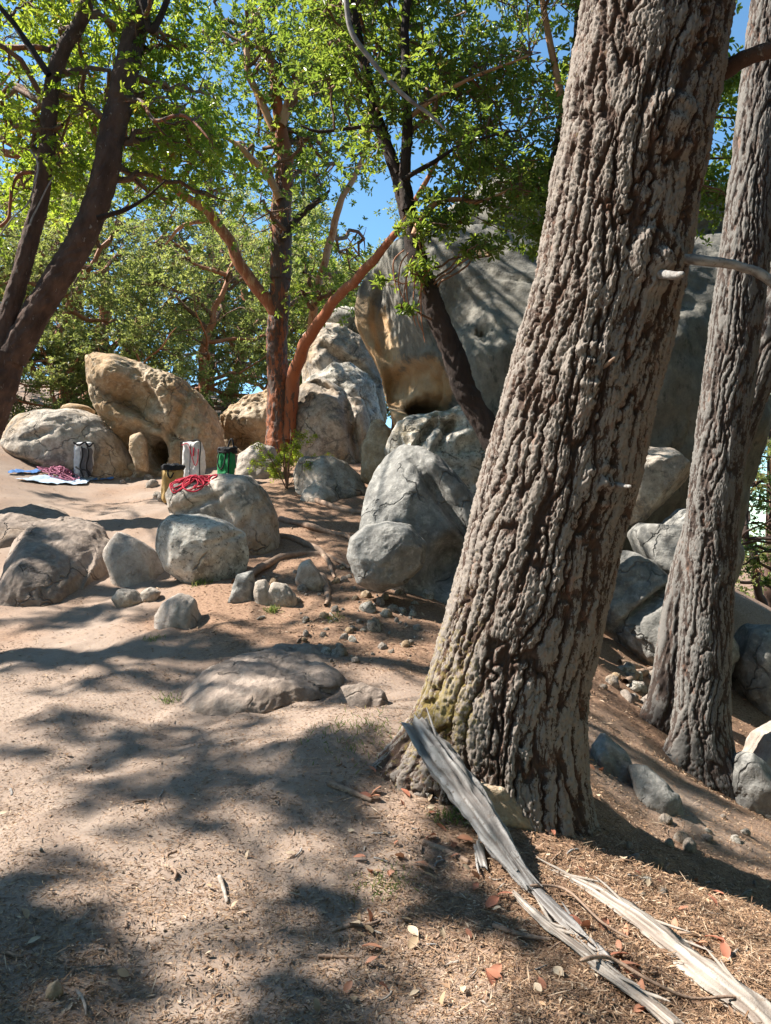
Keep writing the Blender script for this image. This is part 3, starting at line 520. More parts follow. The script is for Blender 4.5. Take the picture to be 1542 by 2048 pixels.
t2c = [(1418,1690,6.8),(1418,1600,6.8),(1416,1480,6.8),(1418,1380,6.8),(1424,1250,6.8),(1432,1100,6.8),(1440,1000,6.8),(1458,850,6.82),(1490,600,6.85),(1527,300,6.9),(1562,0,6.95),(1590,-240,7)]
t2p = [P(a[0]-12, a[1], a[2]) for a in t2c]; t2r = [x*.88 for x in [0.27,0.265,0.25,0.242,0.238,0.236,0.236,0.234,0.23,0.225,0.22,0.21]]
fb2 = t2p[1].copy(); fb2[2] = gz(fb2[0], fb2[1])[0]
fir2 = empty('douglas_fir', fb2, 'slender grey fir with finely cracked bark growing behind the massive leaning one', 'tree')
V, Fc, h, dr, q2, r2_ = fir_trunk(t2p, t2r, 170, 560, 0.030, 0.055, 0.14, [((-1, -0.3, -0.15), 0.26, -0.55, 0.25, 5.0), ((0.7, -0.6, 0), 0.1, -0.7, 0.25, 3.0), ((0, -1, 0), 0.08, -0.7, 0.25, 3)], 11)
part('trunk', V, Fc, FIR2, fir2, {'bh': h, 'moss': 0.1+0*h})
Vs, Fs, hs, drs, _, _ = fir_trunk([P(*a) for a in [(1318,1500,7.5),(1340,1380,7.5),(1365,1200,7.45),(1410,1030,7.4),(1468,880,7.4),(1510,760,7.4),(1560,600,7.4),(1620,300,7.4),(1660,-100,7.4)]], [0.20,0.17,0.155,0.15,0.15,0.15,0.15,0.14,0.12], 80, 240, 0.028, 0.06, 0.16, [((-1, -0.2, 0), 0.1, -0.4, 0.2, 3.0)], 17)
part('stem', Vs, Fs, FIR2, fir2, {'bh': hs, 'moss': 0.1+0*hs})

def leaves_np(pos, direc, up, L, Wd, quads=2, fold=0.25):
    """leaf blades as folded quads; pos (n,3) base, direc along the leaf, up roughly normal"""
    d = unit(direc); s = unit(np.cross(d, up)); n = np.cross(s, d); L = L[:, None]; Wd = Wd[:, None]; k = len(pos)
    if quads == 1:
        V = np.stack([pos, pos+d*L*.5+s*Wd*.5+n*Wd*fold, pos+d*L, pos+d*L*.5-s*Wd*.5+n*Wd*fold], 1).reshape(-1, 3)
        return V, np.arange(4*k).reshape(k, 4)
    b = pos; e = n*Wd*fold; dr = -n*L*0.12
    V = np.stack([b, b+d*L*.3+s*Wd*.42+e, b+d*L*.75+s*Wd*.42+e+dr*.5, b+d*L+dr, b+d*L*.75-s*Wd*.42+e+dr*.5, b+d*L*.3-s*Wd*.42+e], 1).reshape(-1, 3)
    i = np.arange(k)[:, None]*6
    return V, np.concatenate([i+np.array([[0, 1, 2, 3]]), i+np.array([[0, 3, 4, 5]])], 0)
def rosettes(centers, axis, k, L, r):
    """whorls of k leaves at twig tips"""
    m = len(centers); ax = unit(axis); t = unit(np.cross(ax, r.normal(size=(m, 3)))); bt = np.cross(ax, t)
    az = (np.arange(k)[None]*2.4+r.random((m, 1))*6.28+r.normal(size=(m, k))*.25); tilt = r.uniform(0.75, 1.65, (m, k))
    d = (np.cos(az)[..., None]*t[:, None]+np.sin(az)[..., None]*bt[:, None])*np.sin(tilt)[..., None]+ax[:, None]*np.cos(tilt)[..., None]
    pos = np.repeat(centers[:, None], k, 1)+ax[:, None]*r.uniform(-.04, .01, (m, k, 1)); up = np.repeat(ax[:, None], k, 1)+r.normal(size=(m, k, 3))*.3
    ll = L*r.uniform(.7, 1.2, (m, k)); rnd = np.clip(np.repeat(r.random((m, 1)), k, 1)*.75+r.random((m, k))*.25+(r.random((m, k)) > .985)*.3, 0, 1)
    return pos.reshape(-1, 3)+d.reshape(-1, 3)*0.01, d.reshape(-1, 3), up.reshape(-1, 3), ll.ravel(), ll.ravel()*r.uniform(.38, .5, m*k), rnd.ravel()

def grow(tree, skeleton, clumps, seed, leaf_mat_, L=0.1, quads=2, k=8, per=1.0, twig_mat=None, bough=0.03, drop=0.1):
    """boughs from the nearest limb point to each clump, twigs, leaf whorls at their tips"""
    r = np.random.default_rng(seed); sk = np.concatenate([s[0] for s in skeleton]); sr = np.concatenate([s[1] for s in skeleton])
    tw = MB(); cen = []; axs = []
    for (c, rad, n) in clumps:
        c = np.asarray(c, float); dist = np.linalg.norm(sk-c, axis=1)+0.6*np.maximum(sk[:, 2]-c[2]+0.3, 0); j = int(np.argmin(dist)); a = sk[j]
        rb = min(bough*(0.5+rad), sr[j]*0.7); mid = (a+c)/2+np.array([0, 0, 0.12*np.linalg.norm(c-a)])+r.normal(size=3)*0.12*np.linalg.norm(c-a)
        q, rr = resample([a, mid, c], [rb, rb*.7, rb*.4], 9); q[1:-1] += r.normal(size=(7, 3))*0.03*np.linalg.norm(c-a)
        tw.add(*tube(q, rr, 6)); n = int(n*per); nt_ = max(2, n//(7 if quads == 2 else 11)); sd_ = 4 if quads == 2 else 3
        for _ in range(nt_):
            st = q[r.integers(4, 9)]; dv = unit(r.normal(size=3)+np.array([0, 0, .25])); e = c+dv*np.array([1, 1, .75])*rad*r.uniform(.45, 1.05)
            m_ = (st+e)/2+r.normal(size=3)*.12*rad+np.array([0, 0, -drop*rad]); tq, tr = resample([st, m_, e], [rb*.3+.003, .004, .0025], 5); tw.add(*tube(tq, tr, sd_))
            for _ in range(max(1, n//nt_)):
                b = tq[r.integers(2, 5)]+r.normal(size=3)*.22*rad; cen.append(b); axs.append(unit(b-st)*.6+np.array([0, 0, .55])+r.normal(size=3)*.35)
    if twig_mat is not None: tag(tw.build('branches', twig_mat, tree), kind='stuff')
    pos, d, up, ll, ww, rnd = rosettes(np.array(cen), np.array(axs), k, L, r)
    V, Fc = leaves_np(pos, d, up, ll, ww, quads); a = np.repeat(rnd, 6 if quads == 2 else 4)
    o = part('crown', V, Fc, leaf_mat_, tree, {'rnd': a}, smooth=False); o['kind'] = 'stuff'; return o
def limb(tree, pts, rpx, d, mat, name='limb', ns=14, n=40, amp=0.10, seed=0, wob=0.0, sk=None, peel=(0.9, 0.9)):
    """pts: photograph pixels (x,y[,d]); rpx: half-widths in pixels"""
    W = [P(p[0], p[1], p[2] if len(p) > 2 else d) for p in pts]; k_ = (.84 if name in ('trunk', 'stem') else .92)*(.88 if tree.name == 'madrone_tree' else 1); rr = [k_*x/F*(p[2] if len(p) > 2 else d) for x, p in zip(rpx, pts)]
    if name in ('trunk', 'stem'): ns, n = max(ns*2, 40), max(int(n*2.2), 160)
    V, Fc, q, r = knobbly(W, rr, ns, n, amp, 5, seed, wob)
    if name in ('trunk', 'stem'):
        cc = np.repeat(q, ns, 0); dv = unit(V-cc); rl = np.repeat(r, ns); T_ = np.repeat(frames(q)[0], ns, 0); sv = np.repeat(np.linspace(0, np.linalg.norm(np.diff(q, axis=0), axis=1).sum(), n), ns)
        pc = dv*rl[:, None]+T_*(sv*.28)[:, None]; V = V+dv*(np.minimum(rl*.10, .022)*(fbm(pc*14+seed, 3, ridge=True)-.4+.5*fbm(pc*30+seed, 2)))[:, None]
    V[-ns:] = q[-1]
    o = part(name, V, Fc, mat, tree, {'rnd': 0.5+0.5*noise(V*20), 'peel': np.repeat(np.linspace(peel[0], peel[1], n), ns)})
    if sk is not None: sk.append((q, r))
    return o
GAPS = [(482,180,26,120),(735,395,34,48),(735,130,24,40),(700,410,22,30),(880,50,26,22),(1100,130,22,90),(470,60,20,30),(1080,300,22,30),(780,420,20,40),(640,250,18,40),(965,225,20,22),(90,90,14,14),(1010,60,25,20)]
def clump_px(boxes, d0, d1, rad0, rad1, n, seed, gaps=True):
    r = np.random.default_rng(seed); out = []
    for (x0, y0, x1, y1, m) in boxes:
        for _ in range(m):
            for _t in range(8):
                x = r.uniform(x0, x1); y = r.uniform(y0, y1)
                if not gaps or all(((x-a)/(c+22))**2+((y-b)/(e+22))**2 > 1 for a, b, c, e in GAPS): break
            out.append((P(x, y, r.uniform(d0, d1)), r.uniform(rad0, rad1), n))
    return out

# left madrone
D = 12.3; b0 = P(-45, 955, D); b0[2] = gz(b0[0], b0[1])[0]
mad = empty('madrone_tree', b0, 'dark forked madrone with two bare stems left of the low boulder', 'tree'); sk = []
limb(mad, [(-80,1010),(-62,940),(-42,870),(-12,790),(15,705)], [58,53,50,48,42], D, MAD_LEFT, 'trunk', 28, 60, 0.07, 1, 0, sk)
limb(mad, [(22,720),(80,612),(150,500),(205,370),(235,220),(262,100),(288,-20),(310,-220),(350,-480)], [36,34,33,32,31,29,26,20,8], D, MAD_LEFT, 'stem', 26, 110, 0.08, 2, 0.05, sk)
limb(mad, [(8,725),(15,640),(45,540),(75,420),(95,300),(103,190),(130,90),(178,0),(200,-160),(190,-380)], [30,23,22,21,20,19,18,16,12,5], D, MAD_LEFT, 'stem', 22, 110, 0.09, 3, 0.05, sk)
limb(mad, [(100,100),(60,95),(0,92),(-90,70),(-200,10)], [7,7,7,6,2], D, MAD, 'limb', 10, 40, 0.12, 4, 0.06, sk, (.3,.55))
limb(mad, [(98,150),(60,95),(30,55),(5,25),(-60,-60)], [8,8,7,6,3], D-.3, MAD_DARK, 'limb', 10, 40, 0.12, 5, 0.06, sk)
limb(mad, [(195,436),(240,422),(290,398),(332,360)], [7,6,4,2], D-.4, MAD_DARK, 'dead_branch', 8, 24, 0.15, 6, 0.05)
limb(mad, [(240,200,D),(280,205,12),(310,240,11.7),(370,230,11.5),(420,280,11.3)], [6,6,5,4,2], D, MAD, 'limb', 10, 40, 0.12, 7, 0.06, sk, (.2,.45))
limb(mad, [(85,345),(40,350),(20,400),(10,440),(-40,470)], [5,5,4,4,2], D, MAD, 'limb', 10, 40, 0.12, 8, 0.06, sk, (.3,.5))
limb(mad, [(285,0),(300,60),(320,30),(370,-80),(400,-200)], [10,9,8,7,3], D-.2, MAD_DARK, 'limb', 10, 40, 0.12, 9, 0.04, sk)
limb(mad, [(60,450),(75,410),(95,372),(110,350)], [2.5,2.2,2,1.2], D-.7, DEAD, 'dead_branch', 6, 20, 0.1, 10, 0.08)
limb(mad, [(60,300),(72,330),(60,400),(20,440),(-20,500)], [2.5,2.4,2.2,2,1.5], D-.7, DEAD, 'dead_branch', 6, 26, 0.1, 11, 0.08)
cl = clump_px([(-60,-60,420,120,26), (0,90,430,300,26), (-40,250,200,430,10), (250,250,430,420,8)], 12.0, 15.5, .7, 1.2, 32, 31)
cl += clump_px([(-200,-500,500,-60,24), (-500,-200,-60,300,8)], 11, 15.5, .7, 1.0, 16, 32, False)
grow(mad, sk, cl, 33, LEAF_L, 0.105, 2, 8, 1.0, TWIG, 0.04)

# central madrone
D = 16.8; b0 = P(560, 905, D); b0[2] = gz(b0[0], b0[1])[0]
madc = empty('madrone_tree', b0, 'peeling red madrone with orange limbs standing before the pale boulders', 'tree'); sk = []
limb(madc, [(560,1000),(559,925),(556,860),(557,760),(553,690),(558,605),(564,500)], [44,36,26,24,23,23,20], D, MAD, 'trunk', 26, 80, 0.10, 21, 0.0, sk, (0.40, 0.22))
limb(madc, [(561,560),(564,420),(571,335),(560,250),(548,150),(520,60),(490,-60),(470,-250)], [24,22,18,13,11,9,7,3], D, MAD, 'stem', 20, 80, 0.09, 22, 0.05, sk, (0.2, 0.95))
limb(madc, [(556,640),(535,602),(500,560),(460,490),(430,440),(380,392),(330,365),(298,330),(268,270)], [10,14,13,12,11,9,8,6,3], D-.1, MAD, 'limb', 16, 70, 0.08, 23, 0.08, sk, (0.62, 0.8))
limb(madc, [(575,880),(582,800),(592,735,16.4),(622,670,15.5),(670,602,14.3),(730,540,12.4),(782,480,11.4),(832,400,10.8),(880,310,10.4),(898,250,10.2)], [15,16,14,13,11,10,8,6,4,2], D-.1, MAD, 'limb', 18, 90, 0.08, 24, 0.06, sk, (0.38, 0.72))
limb(madc, [(612,690),(625,650),(640,560),(665,470),(690,390),(730,310),(745,240)], [10,10,8,8,7,5,2], D-.2, MAD, 'limb', 12, 60, 0.10, 25, 0.08, sk, peel=(0.75, 0.9))
limb(madc, [(562,480),(600,432),(640,400),(660,380)], [9,8,6,2], D-.2, MAD_DARK, 'limb', 10, 36, 0.14, 26, 0.05, sk)
limb(madc, [(560,400),(535,350),(500,318),(470,288),(440,270)], [9,8,7,5,2], D-.2, MAD, 'limb', 10, 40, 0.12, 27, 0.08, sk, peel=(0.75, 0.9))
limb(madc, [(562,250),(590,180),(640,120),(690,85),(715,20),(740,-80)], [11,11,12,11,9,5], D-.3, MAD, 'limb', 12, 50, 0.12, 28, 0.06, sk, peel=(0.75, 0.9))
limb(madc, [(548,260),(515,190),(492,110),(505,40),(540,0),(560,-60)], [8,8,7,6,5,3], D-.3, MAD, 'limb', 10, 50, 0.12, 29, 0.08, sk, peel=(0.75, 0.9))
limb(madc, [(415,440),(360,455),(330,490)], [5,4,2], D-.2, MAD, 'limb', 8, 24, 0.12, 30, 0.05, sk, peel=(0.75, 0.9))
cl = clump_px([(380,-40,720,140,30), (500,120,720,330,24), (270,180,470,380,16), (420,330,560,420,5), (620,330,700,420,4), (580,420,720,620,8)], 15.6, 19.5, .9, 1.5, 36, 41)
cl += clump_px([(300,-500,800,-40,34)], 15, 18.5, .7, 1.0, 26, 42, False)
grow(madc, sk, cl, 43, LEAF_M, 0.105, 2, 8, 1.0, TWIG, 0.04)

# leaning dark madrone in front of the giant boulder
D = 8.6; b0 = P(1120, 1240, D); b0[2] = gz(b0[0], b0[1])[0]
madl = empty('madrone_tree', b0, 'thin dark trunk leaning across the giant boulder and forking above it', 'tree'); sk = []
limb(madl, [(1170,1330),(1060,1060),(985,885),(930,770),(880,650),(846,560),(824,460),(808,385),(800,350)], [27,27,27,26,24,23,21,20,18], D, MAD_DARK, 'trunk', 22, 110, 0.08, 51, 0.04, sk)
limb(madl, [(812,400),(792,345),(752,235),(727,110),(703,10),(680,-110),(650,-300)], [14,14,13,11,10,8,3], D, MAD_DARK, 'stem', 16, 70, 0.10, 52, 0.04, sk)
limb(madl, [(815,420),(808,360),(813,250),(809,120),(816,0),(822,-130),(850,-320)], [13,13,11,10,9,7,3], D-.15, MAD_DARK, 'stem', 16, 70, 0.10, 53, 0.04, sk)
limb(madl, [(828,470),(840,440),(870,408),(915,398),(960,405),(1040,370)], [8,8,7,5,4,2], D-.2, MAD, 'limb', 10, 44, 0.12, 54, 0.04, sk)
limb(madl, [(795,345),(760,265),(700,258),(640,265),(600,250)], [5,5,4,4,2], D-.2, MAD_DARK, 'limb', 8, 36, 0.12, 55, 0.04, sk)
limb(madl, [(813,240),(880,190),(960,150),(1060,110)], [6,5,4,2], D-.1, MAD, 'limb', 8, 36, 0.12, 56, 0.05, sk)
limb(madl, [(806,360),(860,330),(930,290),(1040,260)], [6,5,4,2], D-.3, MAD_DARK, 'limb', 8, 36, 0.12, 57, 0.05, sk)
limb(madl, [(690,-30,7.6),(700,50,7.6),(740,120,7.6),(800,178,7.6),(862,228,7.6),(897,268,7.6)], [5.5,5.5,5.5,5,4,1.5], 7.6, DEAD, 'dead_branch', 8, 50, 0.12, 58, 0.04)
for k in range(7):
    x = 800+k*9; limb(madl, [(x+8,500+k*6),(x-12+6*(k % 3),520+k*8),(x-10,560+k*14),(x-4+8*(k % 2),590+k*16)], [1.6,1.8,1.4,.8], D-.25, MAD_RED, 'shoot', 5, 14, 0.1, 60+k, 0.02)
cl = clump_px([(640,-30,1130,130,34), (840,120,1130,330,32), (620,150,800,300,12), (880,330,1110,430,14)], 8.2, 10.8, .5, .8, 28, 61)
cl += clump_px([(500,-450,1250,-30,46)], 7.6, 10.5, .4, .55, 20, 62, False)
cl += clump_px([(890,410,1060,500,8), (770,440,900,620,9), (745,555,760,562,1), (840,400,880,470,3)], 8.0, 8.5, .12, .2, 9, 63, False)
grow(madl, sk, cl, 64, LEAF_M, 0.075, 2, 8, 1.0, TWIG, 0.022)

# madrone half hidden by the big fir
D = 9.4; b0 = P(1150, 1250, D); b0[2] = gz(b0[0], b0[1])[0]
madr = empty('madrone_tree', b0, 'dark madrone stem half hidden behind the left edge of the massive fir', 'tree'); sk = []
limb(madr, [(1160,1330),(1140,900),(1110,500),(1112,380),(1122,280),(1140,195),(1156,90),(1165,-50),(1180,-260)], [26,24,21,19,17,15,13,11,4], D, MAD_DARK, 'trunk', 16, 90, 0.08, 71, 0.04, sk)
limb(madr, [(1130,235),(1120,190),(1108,130),(1092,50),(1080,-30),(1050,-160)], [8,8,8,7,6,3], D-.1, MAD, 'limb', 12, 50, 0.10, 72, 0.03, sk)
cl = clump_px([(1050,330,1130,470,8), (1090,0,1160,260,4), (1380,100,1540,440,14)], 8.9, 10.5, .35, .55, 34, 73)
cl += clump_px([(1000,-350,1500,-60,24)], 8.5, 10.5, .45, .6, 20, 74, False)
grow(madr, sk, cl, 75, LEAF_M, 0.09, 2, 8, 1.0, TWIG, 0.022)

# ------------------------------------------------------------------ background and neighbouring trees
def broad_tree(base, H, RW, n_clump, per, L, seed, label, group, mat=LEAF_B, bark=MAD_RED, low=0.25, quads=1, lean=0.0, k=7, bough=.05):
    r = np.random.default_rng(seed); base = np.array([base[0], base[1], gz(base[0], base[1])[0]])
    t = empty('broadleaf_tree', base, label, 'tree', group); sk = []
    top = base+np.array([r.normal()*.12*H+lean, r.normal()*.1*H, H*.86]); m = base+(top-base)*.45+np.array([r.normal(), r.normal(), 0])*.06*H
    V, Fc, q, rr = knobbly([base-np.array([0, 0, .4]), m, top], [H*.026, H*.018, H*.004], 12, 40, .1, 4, seed, .2); part('trunk', V, Fc, bark, t, {'rnd': 0*V[:, 0]}); sk.append((q, rr))
    for j in range(7):
        a = q[r.integers(8, 32)]; az = r.uniform(0, 6.28); ln = RW*r.uniform(.6, 1.0); e = a+np.array([math.cos(az)*ln, math.sin(az)*ln, r.uniform(0, .35)*H])
        V, Fc, q_, r_ = knobbly([a, (a+e)/2+np.array([0, 0, -.05*H])+r.normal(size=3)*.05*H, e], [H*.011, H*.008, H*.002], 8, 24, .12, 5, seed+j, .15)
        part('limb', V, Fc, bark, t, {'rnd': 0*V[:, 0]}); sk.append((q_, r_))
    cl = []
    for _ in range(n_clump):
        dv = unit(r.normal(size=3)); rad = r.uniform(.35, 1)**.6; c = base+np.array([0, 0, H*(low+(1-low)/2)])+dv*np.array([RW, RW, H*(1-low)/2])*rad
        c[:2] += (top-base)[:2]*np.clip((c[2]-base[2])/H, 0, 1); cl.append((c, RW*r.uniform(.16, .30), per))
    grow(t, sk, cl, seed, mat, L, quads, k, 1.0, TWIG, bough); return t
bt = [((-13.5,23.5),7.5,3.6,'yellow green madrone crowding behind the low rounded boulder'),((-9.5,23.5),7.0,3.6,'bushy madrone with orange limbs behind the tilted tan boulder'),
      ((-5.8,24.5),6.6,3.4,'dense pale madrone filling the space left of the red trunk'),((-12,31),13,4.8,'tall madrone rising behind the bushy front row'),
      ((-2.4,26.5),6.0,2.6,'dull green oak showing right of the red trunk'),((-7,33),10.5,4.2,'broad oak crown far back between the madrones'),((-17.5,30),16,5.5,'tall shadowy oak farthest to the side behind the forked madrone'),
      ((0.4,34),9.0,3.2,'thin crowned oak beyond the boulder pile'),((-4.0,31),8.5,3.6,'mid green oak closing the gap behind the red madrone'),((-10.8,27),8.5,3.8,'tangled madrone in the second row behind the tan boulder')]
for i, (b, H, W_, lab) in enumerate(bt):
    broad_tree(b, H, W_, 88, 40, 0.12 if i < 3 else 0.14, 200+i, lab, 'trees behind the boulders', low=0.0 if i < 3 else .08, k=6)
for i, (b, lab) in enumerate([((-12.2,20.6),'low leafy undergrowth behind the low rounded boulder'),((-9.0,20.8),'low thicket beside the tilted tan boulder'),((-6.4,21.5),'low thicket between the tan and the pocked boulder')]):
    broad_tree(b, 3.0, 1.9, 60, 36, .10, 240+i, lab, 'undergrowth behind the boulders', low=-.15, k=6, bough=.02)
def conifer(base, H, RW, seed, label, group, dens=1.0, first=0.12):
    r = np.random.default_rng(seed); base = np.array([base[0], base[1], gz(base[0], base[1])[0]]); t = empty('conifer_tree', base, label, 'tree', group)
    V, Fc, q, rr = knobbly([base-np.array([0, 0, .4]), base+np.array([.1, 0, H*.5]), base+np.array([0, 0, H])], [H*.018, H*.012, .02], 10, 40, .06, 4, seed)
    part('trunk', V, Fc, MAD_LEFT, t); tw = MB(); pos = []; dirs = []
    z = first*H
    while z < H*.98:
        f = 1-(z/H); m = int(4+2*dens)
        for j in range(m):
            az = r.uniform(0, 6.28); ln = RW*(f**.8)*r.uniform(.7, 1.1)+.25; a = base+np.array([0, 0, z+r.uniform(-.2, .2)]); e = a+np.array([math.cos(az)*ln, math.sin(az)*ln, -.18*ln+r.normal()*.1])
            bq, br = resample([a, (a+e)/2+np.array([0, 0, .12*ln]), e], [.012+.012*ln, .012*ln, .004], 6); tw.add(*tube(bq, br, 4))
            n = int(18*ln*dens)+6; tt = r.uniform(.15, 1, n); c = a+(e-a)*tt[:, None]+np.array([0, 0, 1])*(.12*ln*4*tt*(1-tt)*.5)[:, None]
            side = np.cross(unit(e-a), [0, 0, 1]); sgn = r.choice([-1, 1], n)[:, None]
            pos.append(c+r.normal(size=(n, 3))*.05); dirs.append(unit(e-a)*.6+side*sgn*r.uniform(.2, 1, (n, 1))+np.array([0, 0, -.25])+r.normal(size=(n, 3))*.25)
        z += .42+.02*H*f
    tag(tw.build('branches', TWIG, t), kind='stuff')
    pos = np.concatenate(pos); d = np.concatenate(dirs); n = len(pos); L = r.uniform(.25, .5, n)
    V, Fc = leaves_np(pos, d, np.array([0, 0, 1.])+r.normal(size=(n, 3))*.3, L, L*.28, 1, .1); o = part('crown', V, Fc, NEEDLE, t, {'rnd': np.repeat(r.random(n), 4)}, False); o['kind'] = 'stuff'; return t
for i, (b, H, W_, lab) in enumerate([((-16,40),22,4.2,'tall dark fir rising behind the forked madrone'),((-4.5,42),15,3.4,'bluish fir seen beyond the left orange limb'),((1.5,44),13,3.2,'pointed fir low behind the boulder pile'),((-10.5,46),19,3.6,'slim fir in the gap between the madrones')]):
    conifer(b, H, W_, 300+i, lab, 'firs behind the boulders')
conifer((14.9,30), 14, 3.0, 310, 'thin pine beyond the drop at the frame edge', None, .5, .3)
broad_tree((7.5,15.0), 3.4, 1.2, 26, 22, .07, 320, 'dark leafy bush beyond the grey fir', None, LEAF_M, MAD_DARK, .1)
broad_tree((13.5,27.5), 6.5, 2.6, 36, 24, .11, 321, 'yellowing bush far down the slope beyond the grey fir', None, LEAF_B, MAD_DARK, .1)
broad_tree((29.5, 60), 11, 6, 40, 22, .4, 330, 'rounded pale treetop far below beyond the ledge', None, LEAF_B, MAD_DARK, .1)

# trees beside the path, out of the picture to the left: their crowns shade the ground
def shade_tree(base, H, targets, seed, label, per=26, L=.13):
    """targets: (photograph pixel x,y on the ground, crown height, radius) that this crown shades"""
    base = np.array([base[0], base[1], gz(base[0], base[1])[0]]); t = empty('madrone_tree', base, label, 'tree', 'trees beside the path'); sk = []
    top = base+np.array([0.5, 0.2, H]); V, Fc, q, rr = knobbly([base-np.array([0, 0, .4]), base+np.array([.3, .2, H*.5]), top], [.32, .22, .04], 14, 50, .08, 4, seed, .2)
    part('trunk', V, Fc, MAD_LEFT, t); sk.append((q, rr)); cl = []
    for (px, py, hh, rad, n) in targets:
        g = G(px, py); s = g+SD*((hh)/SD[2]); cl.append((s, rad, n))
    grow(t, sk, cl, seed, LEAF_M, L, 1, 8, 1.0, TWIG, .035); return t
shade_tree((-9.5, 3.4), 11, [(330,1560,10.5,.5,44),(560,1540,10,.5,46),(720,1560,9,.4,40),(150,1500,11,.4,36),(420,1470,11,.5,46),(640,1470,10,.45,40),
   (60,1760,9,.3,26),(900,1600,9,.3,24),(250,1440,11,.4,30),(860,1760,8.5,.28,22),(1000,1850,8.5,.22,16)], 401, 'shade madrone rooted beside the bare path')
shade_tree((-8.2, 1.9), 10, [(60,1800,8.5,.28,30),(230,1880,9,.25,26),(560,1830,9,.25,28),(640,1990,8.5,.2,20),(60,1960,9,.2,20)], 402, 'shade madrone rooted close to the viewer')
shade_tree((-11, 8.0), 13, [(60,1230,11,.55,44),(180,1215,11.5,.5,44),(330,1260,12,.35,34),(480,1300,12,.45,40),(620,1310,12,.4,36),(40,1330,12,.3,26),(180,1370,11.5,.3,24),(560,1360,11,.55,46),(420,1370,12,.45,40),(680,1390,11,.4,36),
   (640,1150,11,.4,30),(760,1240,10,.45,34),(540,1160,11,.4,30),(830,1260,10,.4,34),(1260,1420,10,.5,34),(1320,1500,10,.5,34),(1400,1640,10,.4,30),(1300,1590,10,.45,30),(1250,1510,10,.4,30),(1480,1720,9,.4,30),(1300,1250,10,.5,24),(1330,1080,10,.4,20)], 403, 'shade madrone rooted up the bank')
shade_tree((-12.5, 10.5), 14, [(x+dx, y+dy, 10.5+(k % 3), (.34+.06*(k % 2)), 34 if k < 8 else 22) for k, (x, y, dx, dy) in enumerate([(730,930,0,0),(800,960,10,0),(760,1010,0,0),(850,1000,0,5),(790,1080,0,0),(880,1060,0,0),(740,1120,0,0),(830,1130,0,0),
   (640,1040,0,0),(700,1075,0,0),(600,1110,0,0),(660,1180,0,0),(110,1150,0,0),(60,1190,0,0),(300,1000,0,0),(220,1010,0,0),(120,990,0,0),])], 404, 'shade madrone rooted high on the bank')
def fir_crown(tree, axis0, axis1, z0, z1, RW, seed, per=20):
    r = np.random.default_rng(seed); tw = MB(); pos = []; dirs = []
    for k in range(int((z1-z0)*7)):
        z = r.uniform(z0, z1); f = (z-z0)/(z1-z0); a = axis0+(axis1-axis0)*((z-axis0[2])/(axis1[2]-axis0[2])); az = r.uniform(0, 6.28); ln = RW*(1.05-f*.8)*r.uniform(.6, 1.1)
        e = a+np.array([math.cos(az)*ln, math.sin(az)*ln, -.12*ln]); bq, br = resample([a, (a+e)/2+np.array([0, 0, .1*ln]), e], [.045, .03, .008], 8); tw.add(*tube(bq, br, 5))
        n = int(per*ln); tt = r.uniform(.2, 1, n); c = a+(e-a)*tt[:, None]+np.array([0, 0, .05*ln]); side = np.cross(unit(e-a), [0, 0, 1])
        pos.append(c+r.normal(size=(n, 3))*.08); dirs.append(unit(e-a)*.6+side*r.choice([-1, 1], n)[:, None]*r.uniform(.3, 1, (n, 1))+np.array([0, 0, -.2])+r.normal(size=(n, 3))*.2)
    tag(tw.build('branches', TWIG, tree), kind='stuff'); pos = np.concatenate(pos); d = np.concatenate(dirs); n = len(pos); L = r.uniform(.4, .8, n)
    V, Fc = leaves_np(pos, d, np.array([0, 0, 1.])+r.normal(size=(n, 3))*.3, L, L*.35, 1, .1); o = part('crown', V, Fc, NEEDLE, tree, {'rnd': np.repeat(r.random(n), 4)}, False); o['kind'] = 'stuff'
fir_crown(fir, up[0], up[3], 11.0, up[3][2], 3.6, 430)
a2 = t2p[-1]; Vu, Fu, _, _ = knobbly([a2-np.array([0, 0, .1]), a2+np.array([.4, .1, 4]), a2+np.array([.6, .1, 10])], [.21, .15, .03], 20, 40, .06, 7, 4)
part('upper_trunk', Vu, Fu, FIR2, fir2, {'bh': .6+0*Vu[:, 0], 'moss': 0*Vu[:, 0]}); fir_crown(fir2, a2, a2+np.array([.6, .1, 10]), 10.5, a2[2]+10, 2.8, 431)
# the wood goes on around the viewer: crowns that close off the open sky
wood = broad_tree((4.5, -8.0), 15, 6.0, 95, 34, .40, 420, 'wide oak of the surrounding wood, behind the viewer', 'surrounding wood', LEAF_M, MAD_LEFT, .22)
for (x, y, rz, sc) in [(-6, -12, 1.1, 1.1), (12, -3, 2.3, 1.0), (15, 6, 3.3, 1.05), (-20, -5, 4.1, .95), (-24, 9, 5.0, .95), (21, 15, .6, 1.2), (-1, -20, 2.9, 1.3), (9, -14, 5.5, 1.2), (-30, 22, .3, 1.1), (11, -9, 1.7, 1.1), (-13, -8, 3.7, 1.1), (14.5, 1.5, 4.6, 1.15), (-3, -7.5, .9, 1.0), (17, 10.5, 5.9, 1.1)]:
    o = wood.copy(); C.objects.link(o); o.location = (x, y, gz(x, y)[0]); o.rotation_euler = (0, 0, rz); o.scale = (sc,)*3
    for c in list(wood.children):
        e = c.copy(); C.objects.link(e); e.parent = o

